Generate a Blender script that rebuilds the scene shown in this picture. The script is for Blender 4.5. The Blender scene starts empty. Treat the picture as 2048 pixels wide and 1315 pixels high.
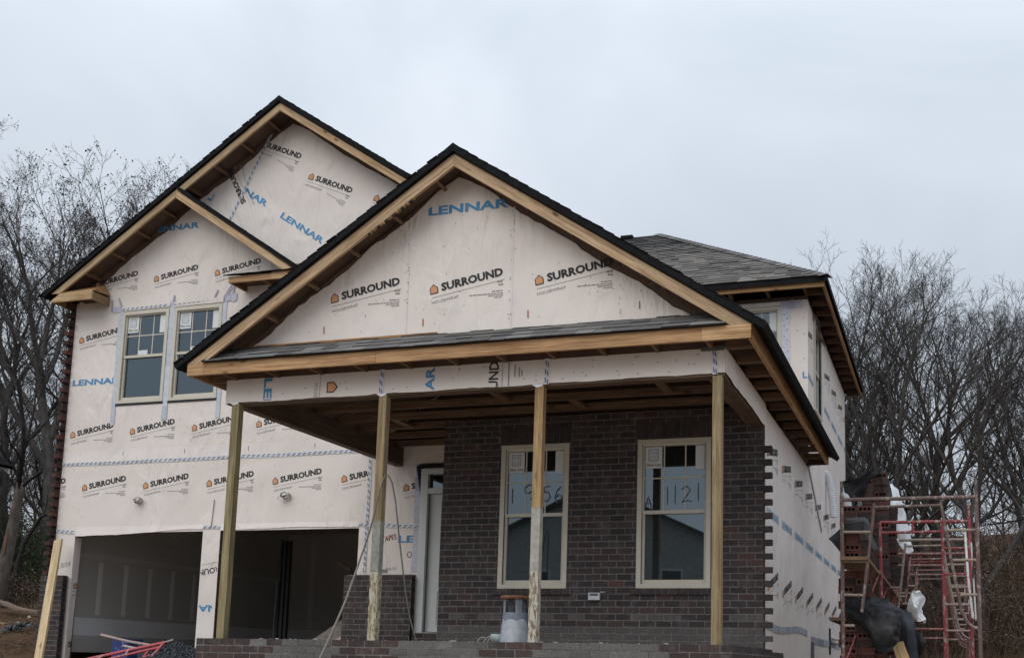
import bpy, bmesh, math, random
from mathutils import Vector, Matrix, noise
rnd = random.Random(7)
S = bpy.context.scene
COL = S.collection
# ------------------------------------------------------------------ camera, sky, sun, exposure
cd = bpy.data.cameras.new('camera'); cam = bpy.data.objects.new('camera', cd); COL.objects.link(cam); S.camera = cam
YAW, PIT, ROL = .298, .143, .019
fw = Vector((-math.sin(YAW)*math.cos(PIT), math.cos(YAW)*math.cos(PIT), math.sin(PIT)))
r_ = Vector((math.cos(YAW), math.sin(YAW), 0)); u_ = r_.cross(fw)
R_ = r_*math.cos(ROL)+u_*math.sin(ROL); U_ = -r_*math.sin(ROL)+u_*math.cos(ROL)
cam.matrix_world = Matrix(((R_.x, U_.x, -fw.x, 2.026), (R_.y, U_.y, -fw.y, -13.006), (R_.z, U_.z, -fw.z, -.222), (0, 0, 0, 1)))
cd.sensor_width = 36; cd.sensor_fit = 'HORIZONTAL'; cd.lens = 2205.17/2048*36
cd.shift_x = (1024-1228.63)/2048; cd.shift_y = (1010.51-657.25)/2048
cd.clip_start = .1; cd.clip_end = 2000
SUN_EL, SUN_AZ = math.radians(42), math.radians(200)     # azimuth clockwise from +Y: behind the photographer
W = bpy.data.worlds.new('World'); S.world = W; W.use_nodes = True
wn, wl = W.node_tree.nodes, W.node_tree.links
wn.clear()
wo = wn.new('ShaderNodeOutputWorld'); bg = wn.new('ShaderNodeBackground'); wl.new(bg.outputs[0], wo.inputs[0])
sky = wn.new('ShaderNodeTexSky'); sky.sky_type = 'NISHITA'; sky.sun_disc = False
sky.sun_elevation = SUN_EL; sky.sun_rotation = SUN_AZ; sky.dust_density = 3; sky.air_density = 1.2
tc = wn.new('ShaderNodeTexCoord'); sp = wn.new('ShaderNodeSeparateXYZ'); wl.new(tc.outputs['Generated'], sp.inputs[0])
mp = wn.new('ShaderNodeMapping'); mp.inputs['Scale'].default_value = (1.5, 1.5, 2.5); mp.inputs['Location'].default_value = (.35, .1, .2); wl.new(tc.outputs['Generated'], mp.inputs[0])
n1 = wn.new('ShaderNodeTexNoise'); n1.inputs['Scale'].default_value = 1.15; n1.inputs['Detail'].default_value = 5; n1.inputs['Roughness'].default_value = .5; n1.inputs['Distortion'].default_value = .6
wl.new(mp.outputs[0], n1.inputs[0])
cr = wn.new('ShaderNodeValToRGB'); cr.color_ramp.elements[0].position = .33; cr.color_ramp.elements[0].color = (5.0, 5.62, 6.5, 1)
cr.color_ramp.elements[1].position = .68; cr.color_ramp.elements[1].color = (7.25, 7.85, 8.6, 1); wl.new(n1.outputs[0], cr.inputs[0])
# overcast sky: brighter towards the zenith
zr = wn.new('ShaderNodeMapRange'); zr.inputs['From Min'].default_value = .3; zr.inputs['From Max'].default_value = .95; zr.inputs['To Min'].default_value = 1.0; zr.inputs['To Max'].default_value = 1.9
wl.new(sp.outputs['Z'], zr.inputs[0])
mu = wn.new('ShaderNodeMix'); mu.data_type = 'RGBA'; mu.blend_type = 'MULTIPLY'; mu.inputs[0].default_value = 1
wl.new(cr.outputs[0], mu.inputs[6]); wl.new(zr.outputs[0], mu.inputs[7])
mx = wn.new('ShaderNodeMix'); mx.data_type = 'RGBA'; mx.inputs[0].default_value = .92; wl.new(sky.outputs[0], mx.inputs[6]); wl.new(mu.outputs[2], mx.inputs[7])
wl.new(mx.outputs[2], bg.inputs[0]); bg.inputs[1].default_value = .10
sd = bpy.data.lights.new('sun', 'SUN'); sun = bpy.data.objects.new('sun', sd); COL.objects.link(sun)
sd.energy = 1.1; sd.angle = math.radians(50); sd.color = (1, .96, .9)
sdir = Vector((math.sin(SUN_AZ)*math.cos(SUN_EL), math.cos(SUN_AZ)*math.cos(SUN_EL), math.sin(SUN_EL)))
sun.rotation_euler = sdir.to_track_quat('Z', 'Y').to_euler()
S.view_settings.view_transform = 'Standard'; S.view_settings.look = 'None'; S.view_settings.exposure = 0; S.view_settings.gamma = 1

# ------------------------------------------------------------------ materials
MATS = {}
def newmat(name, rough=.8, spec=.3):
    m = bpy.data.materials.new(name); m.use_nodes = True; MATS[name] = m
    nt = m.node_tree; b = nt.nodes['Principled BSDF']; b.inputs['Roughness'].default_value = rough
    b.inputs['Specular IOR Level'].default_value = spec
    return m, nt, b
def N(nt, t, **k):
    n = nt.nodes.new(t)
    for a, v in k.items(): setattr(n, a, v)
    return n
def ramp(nt, src, stops):
    c = N(nt, 'ShaderNodeValToRGB'); e = c.color_ramp.elements
    while len(e) < len(stops): e.new(.5)
    for i, (p, col) in enumerate(stops): e[i].position = p; e[i].color = (*col, 1) if len(col) == 3 else col
    nt.links.new(src, c.inputs[0]); return c.outputs[0]
def noise_n(nt, scale, detail=4, rough=.55, vec=None, dist=0):
    n = N(nt, 'ShaderNodeTexNoise'); n.inputs['Scale'].default_value = scale; n.inputs['Detail'].default_value = detail; n.inputs['Roughness'].default_value = rough; n.inputs['Distortion'].default_value = dist
    if vec: nt.links.new(vec, n.inputs[0])
    return n.outputs[0]
def mapped(nt, coord, sc, rot=(0, 0, 0), loc=(0, 0, 0)):
    t = N(nt, 'ShaderNodeTexCoord'); m = N(nt, 'ShaderNodeMapping'); m.inputs['Scale'].default_value = sc; m.inputs['Rotation'].default_value = rot; m.inputs['Location'].default_value = loc
    nt.links.new(t.outputs[coord], m.inputs[0]); return m.outputs[0]
def mix(nt, a, b, fac, mode='MIX'):
    m = N(nt, 'ShaderNodeMix', data_type='RGBA', blend_type=mode)
    for i, v in ((0, fac), (6, a), (7, b)):
        if isinstance(v, (int, float)): m.inputs[i].default_value = v
        elif isinstance(v, tuple): m.inputs[i].default_value = (*v, 1) if len(v) == 3 else v
        else: nt.links.new(v, m.inputs[i])
    return m.outputs[2]
def bump(nt, b, h, strength=.3, dist=.01):
    n = N(nt, 'ShaderNodeBump'); n.inputs['Strength'].default_value = strength; n.inputs['Distance'].default_value = dist
    nt.links.new(h, n.inputs['Height']); nt.links.new(n.outputs[0], b.inputs['Normal'])
def attr(nt): return N(nt, 'ShaderNodeVertexColor', layer_name='tone').outputs[0]
def simple(name, col, rough=.8, var=.12, scale=6, spec=.3, metal=0, bmp=0, bscale=40):
    """colour attribute x base x soft mottling"""
    m, nt, b = newmat(name, rough, spec)
    v = mapped(nt, 'Object', (1, 1, 1))
    n = noise_n(nt, scale, 5, .6, v)
    g = ramp(nt, n, [(.25, (1-var*1.6,)*3), (.75, (1+var,)*3)])
    c = mix(nt, col, g, 1.0, 'MULTIPLY'); c = mix(nt, c, attr(nt), 1.0, 'MULTIPLY')
    nt.links.new(c, b.inputs['Base Color']); b.inputs['Metallic'].default_value = metal
    if bmp: bump(nt, b, noise_n(nt, bscale, 4, .6, v), bmp, .01)
    return m
def wood(name, a, bcol, dark, knots=True, rough=.75, gs=1.0):
    m, nt, b = newmat(name, rough, .25)
    v = mapped(nt, 'UV', (.9, 22*gs, 1)); v2 = mapped(nt, 'UV', (2.2, 60*gs, 1)); v3 = mapped(nt, 'UV', (1.3, 7, 1))
    g1 = noise_n(nt, 1.6, 4, .6, v, .25); g2 = noise_n(nt, 2.5, 3, .6, v2); g3 = noise_n(nt, 1.0, 4, .6, v3)
    c = ramp(nt, g1, [(.36, bcol), (.58, a)])
    c = mix(nt, c, ramp(nt, g2, [(.35, (.72, .69, .65)), (.65, (1.06, 1.06, 1.06))]), 1.0, 'MULTIPLY')
    c = mix(nt, c, ramp(nt, g3, [(.3, (.74, .70, .66)), (.7, (1.12, 1.1, 1.07))]), 1.0, 'MULTIPLY')
    if knots:
        vo = N(nt, 'ShaderNodeTexVoronoi'); vo.inputs['Scale'].default_value = 1.0; vo.inputs['Randomness'].default_value = 1
        nt.links.new(mapped(nt, 'UV', (2.4, 6.5, 1)), vo.inputs['Vector'])
        k = ramp(nt, vo.outputs['Distance'], [(.07, (.9, .9, .9)), (.15, (0, 0, 0))]); k = mix(nt, k, ramp(nt, vo.outputs['Color'], [(.44, (0, 0, 0)), (.48, (1, 1, 1))]), 1.0, 'MULTIPLY')
        c = mix(nt, c, dark, k)
    c = mix(nt, c, attr(nt), 1.0, 'MULTIPLY')
    nt.links.new(c, b.inputs['Base Color']); bump(nt, b, g1, .15, .004)
    return m
# housewrap: warm white spun film with wrinkles
m, nt, b = newmat('housewrap', .62, .35)
v = mapped(nt, 'Object', (1, 1, 1))
mot = ramp(nt, noise_n(nt, 1.3, 6, .6, v), [(.3, (.755, .685, .632)), (.5, (.785, .716, .664)), (.7, (.805, .742, .692))])
bl = ramp(nt, noise_n(nt, 3.5, 3, .5, v), [(.60, (1, 1, 1)), (.78, (.90, .94, .98))])
c = mix(nt, mot, bl, 1.0, 'MULTIPLY'); c = mix(nt, c, ramp(nt, noise_n(nt, 90, 3, .6, v), [(.3, (.94, .94, .94)), (.7, (1.03, 1.03, 1.03))]), 1.0, 'MULTIPLY')
c = mix(nt, c, attr(nt), 1.0, 'MULTIPLY'); nt.links.new(c, b.inputs['Base Color'])
w1 = noise_n(nt, 2.2, 3, .45, mapped(nt, 'Object', (1.4, 1, .55), (.0, .5, 0)), 1.3)
w2 = noise_n(nt, 10, 3, .5, mapped(nt, 'Object', (1.5, 1, .45), (0, -.4, 0)), .8)
hh = N(nt, 'ShaderNodeMath', operation='MULTIPLY_ADD'); nt.links.new(w2, hh.inputs[0]); hh.inputs[1].default_value = .22; nt.links.new(w1, hh.inputs[2])
fad = ramp(nt, noise_n(nt, .55, 2, .5, v), [(.40, (.12, .12, .12)), (.62, (1, 1, 1))]); h2 = N(nt, 'ShaderNodeMath', operation='MULTIPLY'); nt.links.new(hh.outputs[0], h2.inputs[0]); nt.links.new(fad, h2.inputs[1]); bump(nt, b, h2.outputs[0], .62, .10)
wood('pine', (.60, .455, .305), (.39, .258, .15), (.13, .07, .035))
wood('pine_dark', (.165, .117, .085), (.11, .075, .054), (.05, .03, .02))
wood('pine_pale', (.74, .61, .40), (.62, .47, .27), (.25, .15, .08))
wood('treated', (.37, .31, .205), (.225, .18, .105), (.10, .06, .03), gs=.8)
# weathered post bottom: treated wood with flaking grey-white mortar splash
m, nt, b = newmat('treated_splashed', .85, .2)
g1 = noise_n(nt, 1.6, 4, .6, mapped(nt, 'UV', (.9, 18, 1)), .25)
c = ramp(nt, g1, [(.32, (.165, .125, .075)), (.62, (.29, .23, .145))])
sp1 = noise_n(nt, 9, 6, .72, mapped(nt, 'UV', (1, 3.2, 1)), .3)
c = mix(nt, c, (.52, .49, .43), ramp(nt, sp1, [(.46, (0, 0, 0)), (.52, (1, 1, 1))]))
c = mix(nt, c, attr(nt), 1.0, 'MULTIPLY'); nt.links.new(c, b.inputs['Base Color']); bump(nt, b, sp1, .3, .004)
simple('mortar_coat', (.36, .345, .315), .9, .25, 14, bmp=.4, bscale=60)
# OSB
m, nt, b = newmat('osb', .8, .2)
vo = N(nt, 'ShaderNodeTexVoronoi'); vo.inputs['Scale'].default_value = 28; nt.links.new(mapped(nt, 'Object', (1, 1.7, .8), (.4, .3, .2)), vo.inputs['Vector'])
c = mix(nt, ramp(nt, noise_n(nt, 3, 4, .6, mapped(nt, 'Object', (1, 1, 1))), [(.3, (.105, .068, .052)), (.7, (.155, .103, .077))]), vo.outputs['Color'], .12, 'OVERLAY')
c = mix(nt, c, attr(nt), 1.0, 'MULTIPLY'); nt.links.new(c, b.inputs['Base Color'])
# brick: per-brick tone x speckle, chalky mortar haze
def brickmat(name, haze):
    m, nt, b = newmat(name, .9, .15)
    v = mapped(nt, 'Object', (1, 1, 1))
    n1 = noise_n(nt, 45, 5, .65, v); n2 = noise_n(nt, 5, 5, .65, v)
    c = mix(nt, attr(nt), ramp(nt, n1, [(.3, (.72, .72, .72)), (.7, (1.3, 1.28, 1.25))]), 1.0, 'MULTIPLY')
    c = mix(nt, c, (.24, .225, .21), ramp(nt, n2, [(.52, (0, 0, 0)), (.8, (haze,)*3)]))
    c = mix(nt, c, (.33, .31, .29), ramp(nt, noise_n(nt, 26, 3, .5, v), [(.70, (0, 0, 0)), (.76, (haze*1.3,)*3)]))
    nt.links.new(c, b.inputs['Base Color']); bump(nt, b, n1, .5, .006)
brickmat('brick', .38); brickmat('brick_clean', .12)
simple('mortar', (.18, .172, .167), .95, .25, 20, bmp=.4, bscale=80)
# shingles
m, nt, b = newmat('shingle', .95, .12)
v = mapped(nt, 'Object', (1, 1, 1)); g = noise_n(nt, 160, 2, .6, v)
c = mix(nt, attr(nt), ramp(nt, g, [(.3, (.6, .6, .6)), (.7, (1.4, 1.4, 1.4))]), 1.0, 'MULTIPLY'); nt.links.new(c, b.inputs['Base Color']); bump(nt, b, g, .5, .004)
simple('roof_edge', (.013, .0135, .015), .85, .3, 12, spec=.12)
simple('felt', (.017, .018, .021), .6, .25, 5, spec=.3, bmp=.2, bscale=12)
simple('dust', (.20, .19, .18), .9, .3, 8)
simple('vinyl', (.60, .56, .47), .45, .05, 4, spec=.4)
simple('door_white', (.62, .64, .63), .4, .04, 3, spec=.4)
simple('gasket_and_shade', (.02, .02, .022), .5, .1, 5)
simple('print_black', (.035, .035, .038), .7, .15, 20)
simple('print_gray', (.26, .255, .25), .7, .15, 20)
simple('print_orange', (.66, .33, .17), .7, .1, 20)
simple('print_blue', (.085, .29, .52), .6, .18, 9)
simple('print_blue_pale', (.27, .44, .60), .6, .18, 9)  # same ink as the blue print, its grazing-angle paleness put into the colour
simple('print_white', (.72, .74, .74), .6, .05, 20)
simple('paint_red', (.42, .10, .05), .6, .15, 20)
simple('tape_white', (.66, .69, .74), .45, .10, 14, spec=.4)
simple('tape_blue', (.55, .58, .64), .4, .14, 20, spec=.45)
simple('foam_white', (.74, .76, .79), .45, .05, 8, spec=.4)
simple('plastic_clear_white', (.78, .80, .82), .35, .08, 7, spec=.5, bmp=.25, bscale=9)
simple('metal_grey', (.38, .40, .42), .5, .25, 9, spec=.5, metal=.2)
simple('metal_dark', (.12, .125, .13), .5, .25, 9, spec=.5)
simple('rust', (.20, .10, .055), .85, .4, 14, bmp=.3, bscale=40)
simple('pail_green', (.33, .40, .38), .5, .1, 6)
simple('blue_plastic', (.03, .05, .19), .45, .25, 9, spec=.4)
simple('cable_grey', (.35, .34, .32), .5, .1, 20)
simple('cable_white', (.66, .65, .60), .5, .05, 20)
simple('roof_white', (.65, .66, .67), .6, .05, 3)
simple('siding', (.38, .37, .35), .7, .06, 3)
# scaffold tube: colour attribute (rust or red) splattered with pale mortar
m, nt, b = newmat('scaffold_paint', .65, .35)
v = mapped(nt, 'Object', (1, 1, 1)); n1 = noise_n(nt, 22, 5, .7, mapped(nt, 'Object', (1, 1, .45)), .4)
c = mix(nt, attr(nt), (.36, .31, .28), ramp(nt, n1, [(.54, (0, 0, 0)), (.62, (1, 1, 1))]))
c = mix(nt, c, (.10, .055, .04), ramp(nt, noise_n(nt, 30, 4, .6, v), [(.58, (0, 0, 0)), (.68, (.8, .8, .8))]))
nt.links.new(c, b.inputs['Base Color'])
# drywall, taped joints as lighter compound on grey board
m, nt, b = newmat('drywall', .9, .1)
v = mapped(nt, 'Object', (1, 1, 1)); c = ramp(nt, noise_n(nt, .8, 4, .5, v), [(.3, (.50, .475, .44)), (.7, (.58, .555, .52))])
c = mix(nt, c, attr(nt), 1.0, 'MULTIPLY'); nt.links.new(c, b.inputs['Base Color'])
# glass: mirror-like double pane over the dark room behind
m, nt, b = newmat('glass', .02, .5)
nt.nodes.remove(b); out = nt.nodes['Material Output']
gl = N(nt, 'ShaderNodeBsdfGlossy'); gl.inputs['Roughness'].default_value = .015; gl.inputs['Color'].default_value = (.74, .90, 1.0, 1)
tr = N(nt, 'ShaderNodeBsdfTransparent'); tr.inputs['Color'].default_value = (.55, .60, .62, 1)
fr = N(nt, 'ShaderNodeFresnel'); fr.inputs['IOR'].default_value = 1.75
ma = N(nt, 'ShaderNodeMath', operation='MULTIPLY_ADD'); nt.links.new(fr.outputs[0], ma.inputs[0]); ma.inputs[1].default_value = 1.2; ma.inputs[2].default_value = .07
ms = N(nt, 'ShaderNodeMixShader'); nt.links.new(ma.outputs[0], ms.inputs[0]); nt.links.new(tr.outputs[0], ms.inputs[1]); nt.links.new(gl.outputs[0], ms.inputs[2]); nt.links.new(ms.outputs[0], out.inputs[0])
# ground
m, nt, b = newmat('dirt', .97, .1)
v = mapped(nt, 'Object', (1, 1, 1))
c = ramp(nt, noise_n(nt, .35, 8, .65, v), [(.3, (.055, .036, .022)), (.5, (.10, .06, .035)), (.7, (.135, .10, .065))])
c = mix(nt, c, ramp(nt, noise_n(nt, 6, 6, .7, v), [(.3, (.6, .58, .55)), (.7, (1.4, 1.35, 1.3))]), 1.0, 'MULTIPLY')
c = mix(nt, c, attr(nt), 1.0, 'MULTIPLY'); nt.links.new(c, b.inputs['Base Color']); bump(nt, b, noise_n(nt, 4, 8, .7, v), .8, .12)
m, nt, b = newmat('gravel', .95, .15)
nt.links.new(attr(nt), b.inputs['Base Color'])
m, nt, b = newmat('bark', .95, .1)
v = mapped(nt, 'Object', (1, 1, .35)); c = ramp(nt, noise_n(nt, 9, 5, .65, v), [(.3, (.048, .044, .042)), (.7, (.118, .108, .100))])
c = mix(nt, c, attr(nt), 1.0, 'MULTIPLY'); nt.links.new(c, b.inputs['Base Color'])
m, nt, b = newmat('leaf', .9, .1); nt.links.new(attr(nt), b.inputs['Base Color'])

# ------------------------------------------------------------------ mesh builder
class MB:
    def __init__(s, T=None): s.v=[]; s.f=[]; s.uv=[]; s.mi=[]; s.col=[]; s.mats=[]; s.T=T or (lambda a,b,c:(a,b,c)); s.smooth=[]
    def m(s, name):
        if name not in s.mats: s.mats.append(name)
        return s.mats.index(name)
    def face(s, pts, mat, col=(1,1,1), uv=None, raw=False, smooth=False):
        i0=len(s.v)
        P=[tuple(p) if raw else s.T(*p) for p in pts]
        s.v+=P; s.f.append(tuple(range(i0,i0+len(P)))); s.mi.append(s.m(mat)); s.col.append(col); s.smooth.append(smooth)
        s.uv.append(uv or [(p[0]+p[1],p[2]) for p in pts])
    def mesh(s, verts, faces, mat, col=(1,1,1), raw=False, smooth=False):
        i0=len(s.v); s.v+=[tuple(p) if raw else s.T(*p) for p in verts]; k=s.m(mat)
        for f in faces:
            s.f.append(tuple(i0+i for i in f)); s.mi.append(k); s.col.append(col); s.smooth.append(smooth)
            s.uv.append([(verts[i][0]+verts[i][1],verts[i][2]) for i in f])
    def ob(s, c, a, b, d, mat, col=(1,1,1), skip=()):
        """oriented box: centre, three half vectors (first = grain direction)"""
        c,a,b,d=Vector(c),Vector(a),Vector(b),Vector(d)
        L=sorted(((x.length,i) for i,x in enumerate((a,b,d))),reverse=True); ax=[a,b,d]
        l=ax[L[0][1]]; w=ax[L[1][1]]; t=ax[L[2][1]]; ou,ov=rnd.uniform(0,50),rnd.uniform(0,50)
        lu,wu,tu=l.normalized(),w.normalized(),t.normalized()
        P={}
        for i in (-1,1):
            for j in (-1,1):
                for k in (-1,1): P[i,j,k]=c+a*i+b*j+d*k
        Q=[((-1,-1,-1),(-1,1,-1),(-1,1,1),(-1,-1,1)),((1,-1,-1),(1,-1,1),(1,1,1),(1,1,-1)),((-1,-1,-1),(-1,-1,1),(1,-1,1),(1,-1,-1)),((-1,1,-1),(1,1,-1),(1,1,1),(-1,1,1)),((-1,-1,-1),(1,-1,-1),(1,1,-1),(-1,1,-1)),((-1,-1,1),(-1,1,1),(1,1,1),(1,-1,1))]
        for n,q in enumerate(Q):
            if n in skip: continue
            pts=[P[k] for k in q]
            uv=[((p-c).dot(lu)+ou,(p-c).dot(wu)+(p-c).dot(tu)+ov) for p in pts]
            s.face(pts,mat,col,uv)
    def box(s,x0,x1,y0,y1,z0,z1,mat,col=(1,1,1),skip=()):
        s.ob(((x0+x1)/2,(y0+y1)/2,(z0+z1)/2),((x1-x0)/2,0,0),(0,(y1-y0)/2,0),(0,0,(z1-z0)/2),mat,col,skip)
    def board(s,p0,p1,w,t,mat,col=(1,1,1)):
        """board from p0 to p1 (edge line), full width vector w, full thickness vector t"""
        p0,p1,w,t=map(Vector,(p0,p1,w,t)); s.ob((p0+p1)/2+w/2+t/2,(p1-p0)/2,w/2,t/2,mat,col)
    def prism(s,pts,ext,mat,col=(1,1,1),mat2=None):
        pts=[Vector(p) for p in pts]; e=Vector(ext); q=[p+e for p in pts]
        s.face(pts,mat,col); s.face(q[::-1],mat2 or mat,col)
        for i in range(len(pts)):
            j=(i+1)%len(pts); s.face([pts[i],q[i],q[j],pts[j]],mat,col)
    def tube(s,path,r,mat,col=(1,1,1),n=8,cap=True,smooth=True):
        path=[Vector(p) for p in path]; R=r if isinstance(r,(list,tuple)) else [r]*len(path)
        vs=[]; up=Vector((0,0,1)); prev=None
        for i,p in enumerate(path):
            d=(path[min(i+1,len(path)-1)]-path[max(i-1,0)]).normalized()
            if prev is None:
                a=d.cross(up if abs(d.z)<.95 else Vector((1,0,0))).normalized()
            else:
                a=(prev-d*prev.dot(d)); a=a.normalized() if a.length>1e-6 else d.orthogonal().normalized()
            prev=a; b=d.cross(a)
            for k in range(n):
                t=2*math.pi*k/n; vs.append(p+(a*math.cos(t)+b*math.sin(t))*R[i])
        fs=[]
        for i in range(len(path)-1):
            for k in range(n):
                k2=(k+1)%n; fs.append((i*n+k,i*n+k2,(i+1)*n+k2,(i+1)*n+k))
        s.mesh(vs,fs,mat,col,smooth=smooth)
        if cap:
            s.mesh(vs,[tuple(range(n))[::-1],tuple((len(path)-1)*n+k for k in range(n))],mat,col)
    def lathe(s,c,prof,mat,col=(1,1,1),n=24,smooth=True):
        vs=[];fs=[]
        for r,z in prof:
            for k in range(n):
                t=2*math.pi*k/n; vs.append((c[0]+r*math.cos(t),c[1]+r*math.sin(t),c[2]+z))
        for i in range(len(prof)-1):
            for k in range(n): fs.append((i*n+k,i*n+(k+1)%n,(i+1)*n+(k+1)%n,(i+1)*n+k))
        s.mesh(vs,fs,mat,col,smooth=smooth)
    def build(s,name,parent=None,**props):
        me=bpy.data.meshes.new(name)
        used={}; vs=[]; fs=[]
        me.from_pydata(s.v,[],s.f)
        for n in s.mats: me.materials.append(MATS[n])
        me.polygons.foreach_set('material_index',s.mi); me.polygons.foreach_set('use_smooth',s.smooth)
        me.uv_layers.new(name='UVMap'); me.color_attributes.new('tone','FLOAT_COLOR','CORNER')
        fu=[];fc=[]
        for uv,c in zip(s.uv,s.col):
            for p in uv: fu+=[p[0],p[1]]; fc+=[c[0],c[1],c[2],1]
        me.uv_layers['UVMap'].data.foreach_set('uv',fu); me.color_attributes['tone'].data.foreach_set('color',fc); me.update()
        o=bpy.data.objects.new(name,me); COL.objects.link(o)
        if parent is not None: attach(o,parent)
        for k,v in props.items(): o[k]=v
        return o
def attach(o,parent):
    o.parent=parent; o.matrix_parent_inverse=Matrix.Translation(-world_loc(parent))
ROOTS={}
def thing(name,label,cat,loc=(0,0,0),group=None):
    o=bpy.data.objects.new(name,None); COL.objects.link(o); o.location=loc; o.empty_display_size=.3
    ROOTS[o.name]=Vector(loc); o['label']=label; o['category']=cat
    if group: o['group']=group
    return o
def world_loc(p): return ROOTS.get(p.name,Vector((0,0,0)))
def tag(o,label,cat,group=None):
    o['label']=label; o['category']=cat
    if group: o['group']=group
    return o
def jit(c,a=.1):
    k=1+rnd.uniform(-a,a); return (c[0]*k,c[1]*k,c[2]*k)
def front(c): return lambda u,w,z:(u,c-w,z)
def sideR(c): return lambda u,w,z:(c+w,u,z)
def sideL(c): return lambda u,w,z:(c-w,u,z)
# ---- text
TXT={}
def text_mesh(s,bold=0.0,sx=1.0):
    k=(s,bold,sx)
    if k in TXT: return TXT[k]
    cu=bpy.data.curves.new('t','FONT'); cu.body=s; cu.size=1; cu.offset=bold; cu.resolution_u=2
    o=bpy.data.objects.new('t',cu); COL.objects.link(o); dg=bpy.context.evaluated_depsgraph_get(); dg.update()
    me=bpy.data.meshes.new_from_object(o.evaluated_get(dg))
    vs=[tuple(v.co) for v in me.vertices]; fs=[tuple(p.vertices) for p in me.polygons]
    x0=min(v[0] for v in vs); x1=max(v[0] for v in vs); y0=min(v[1] for v in vs); y1=max(v[1] for v in vs)
    vs=[((v[0]-x0)/(x1-x0),(v[1]-y0)/(y1-y0)) for v in vs]
    bpy.data.objects.remove(o); bpy.data.curves.remove(cu); bpy.data.meshes.remove(me)
    TXT[k]=(vs,fs); return TXT[k]
def clip2(vs,fs,clip):
    """cut a flat mesh by half planes a*u+b*z<=c"""
    bm=bmesh.new(); vv=[bm.verts.new((x,y,0)) for x,y in vs]
    for f in fs:
        try: bm.faces.new([vv[i] for i in f])
        except ValueError: pass
    for a,b,c in clip:
        n=Vector((a,b,0)); n2=n.length; 
        bmesh.ops.bisect_plane(bm,geom=bm.verts[:]+bm.edges[:]+bm.faces[:],plane_co=n*(c/n2/n2),plane_no=n/n2,clear_outer=True)
    bm.verts.index_update()
    r=([(v.co.x,v.co.y) for v in bm.verts],[tuple(v.index for v in f.verts) for f in bm.faces]); bm.free(); return r
class Print:
    # marks on a wall sheet, local (u,z) at depth w on builder mb
    blue='print_blue'
    def __init__(s,mb,w,clip=()): s.mb=mb; s.w=w; s.clip=list(clip)
    def put(s,vs,fs,o,ang,mat,clip=(),col=(1,1,1)):
        ca,sa=math.cos(ang),math.sin(ang); P=[(o[0]+x*ca-y*sa,o[1]+x*sa+y*ca) for x,y in vs]
        cl=s.clip+list(clip)
        if cl: P,fs=clip2(P,fs,cl)
        if fs: s.mb.mesh([(x,s.w,y) for x,y in P],fs,mat,col)
    def text(s,t,o,ang,w,h,mat,bold=0,clip=(),off=(0,0)):
        vs,fs=text_mesh(t,bold); s.put([(x*w+off[0],y*h+off[1]) for x,y in vs],fs,o,ang,mat,clip)
    def poly(s,pts,o,ang,mat,clip=()): s.put(pts,[tuple(range(len(pts)))],o,ang,mat,clip)
    def rect(s,a0,a1,b0,b1,o,ang,mat,clip=()): s.poly([(a0,b0),(a1,b0),(a1,b1),(a0,b1)],o,ang,mat,clip)
    def icon(s,o,ang,clip=(),x=-.139,y=-.008,k=1.0):
        w,h=.098*k,.112*k
        s.w+=.0004
        s.poly([(x,y),(x+w,y),(x+w,y+h*.62),(x+w/2,y+h),(x,y+h*.62)],o,ang,'print_black',clip)
        s.w+=.0008; e=.010*k
        s.poly([(x+e,y+e),(x+w-e,y+e),(x+w-e,y+h*.60),(x+w/2,y+h-e*1.4),(x+e,y+h*.60)],o,ang,'print_orange',clip); s.w-=.0012
    def surround(s,u,z,ang=math.radians(9.3),clip=(),icon=True,flip=False):
        o=(u,z); a2=ang-math.radians(9.3)
        s.text('SURROUND',o,ang,.738,.096,'print_black',.042,clip)
        if icon: s.icon(o,ang,clip)
        s.rect(-.13,.745,-.050,-.0455,o,ang,'print_gray',clip)
        s.text('HOUSEWRAP',o,ang,.325,.033,'print_gray',-.004,clip,off=(-.133,-.122))
        for a0,a1,b in ((.66,.728,.045),(.675,.728,.012),(.60,.728,-.055),(.335,.728,-.082),(.56,.728,-.104),(.63,.728,-.126)):
            x=a0
            while x<a1-.01:
                l=min(rnd.uniform(.02,.06),a1-x); s.rect(x,x+l,b,b+(.016 if b>0 else .009),o,a2,'print_gray',clip); x+=l+.008
    def lennar(s,u,z,ang=0,clip=(),k=1.0): s.text('LENNAR',(u,z),ang,.966*k,.104*k,s.blue,.034,clip)
def dash_tape(mb,p0,p1,wd,w,dark=(.06,.08,.16)):
    """white seam tape carrying two rows of dark dashes, from p0 to p1 in wall (u,z)"""
    a=Vector((p1[0]-p0[0],p1[1]-p0[1])); L=a.length; a/=L; n=Vector((-a.y,a.x))
    def P(x,y,ww): q=Vector(p0)+a*x+n*y; return (q.x,ww,q.y)
    k=max(2,int(L/.35)); off=[rnd.uniform(-.006,.006) for _ in range(k+1)]
    for i in range(k):
        x0,x1=L*i/k,L*(i+1)/k; mb.face([P(x0,-wd/2+off[i],w),P(x1,-wd/2+off[i+1],w),P(x1,wd/2+off[i+1],w),P(x0,wd/2+off[i],w)],'tape_white',jit((1,1,1),.08))
    x=0
    while x<L-.05:
        o=off[min(k,int(x/L*k))]
        for j,y in enumerate((-wd*.2,wd*.22)):
            xx=x+j*.018; 
            if xx+.05<L: mb.face([P(xx,y-.008+o,w+.001),P(xx+.056,y-.003+o,w+.001),P(xx+.056,y+.008+o,w+.001),P(xx,y+.003+o,w+.001)],'print_black',(2.2,2.4,3.2))
        x+=.092
def tape_part(parent,T,*a):
    w=MB(T); dash_tape(w,*a); return w.build('seam_tape',parent)
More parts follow.
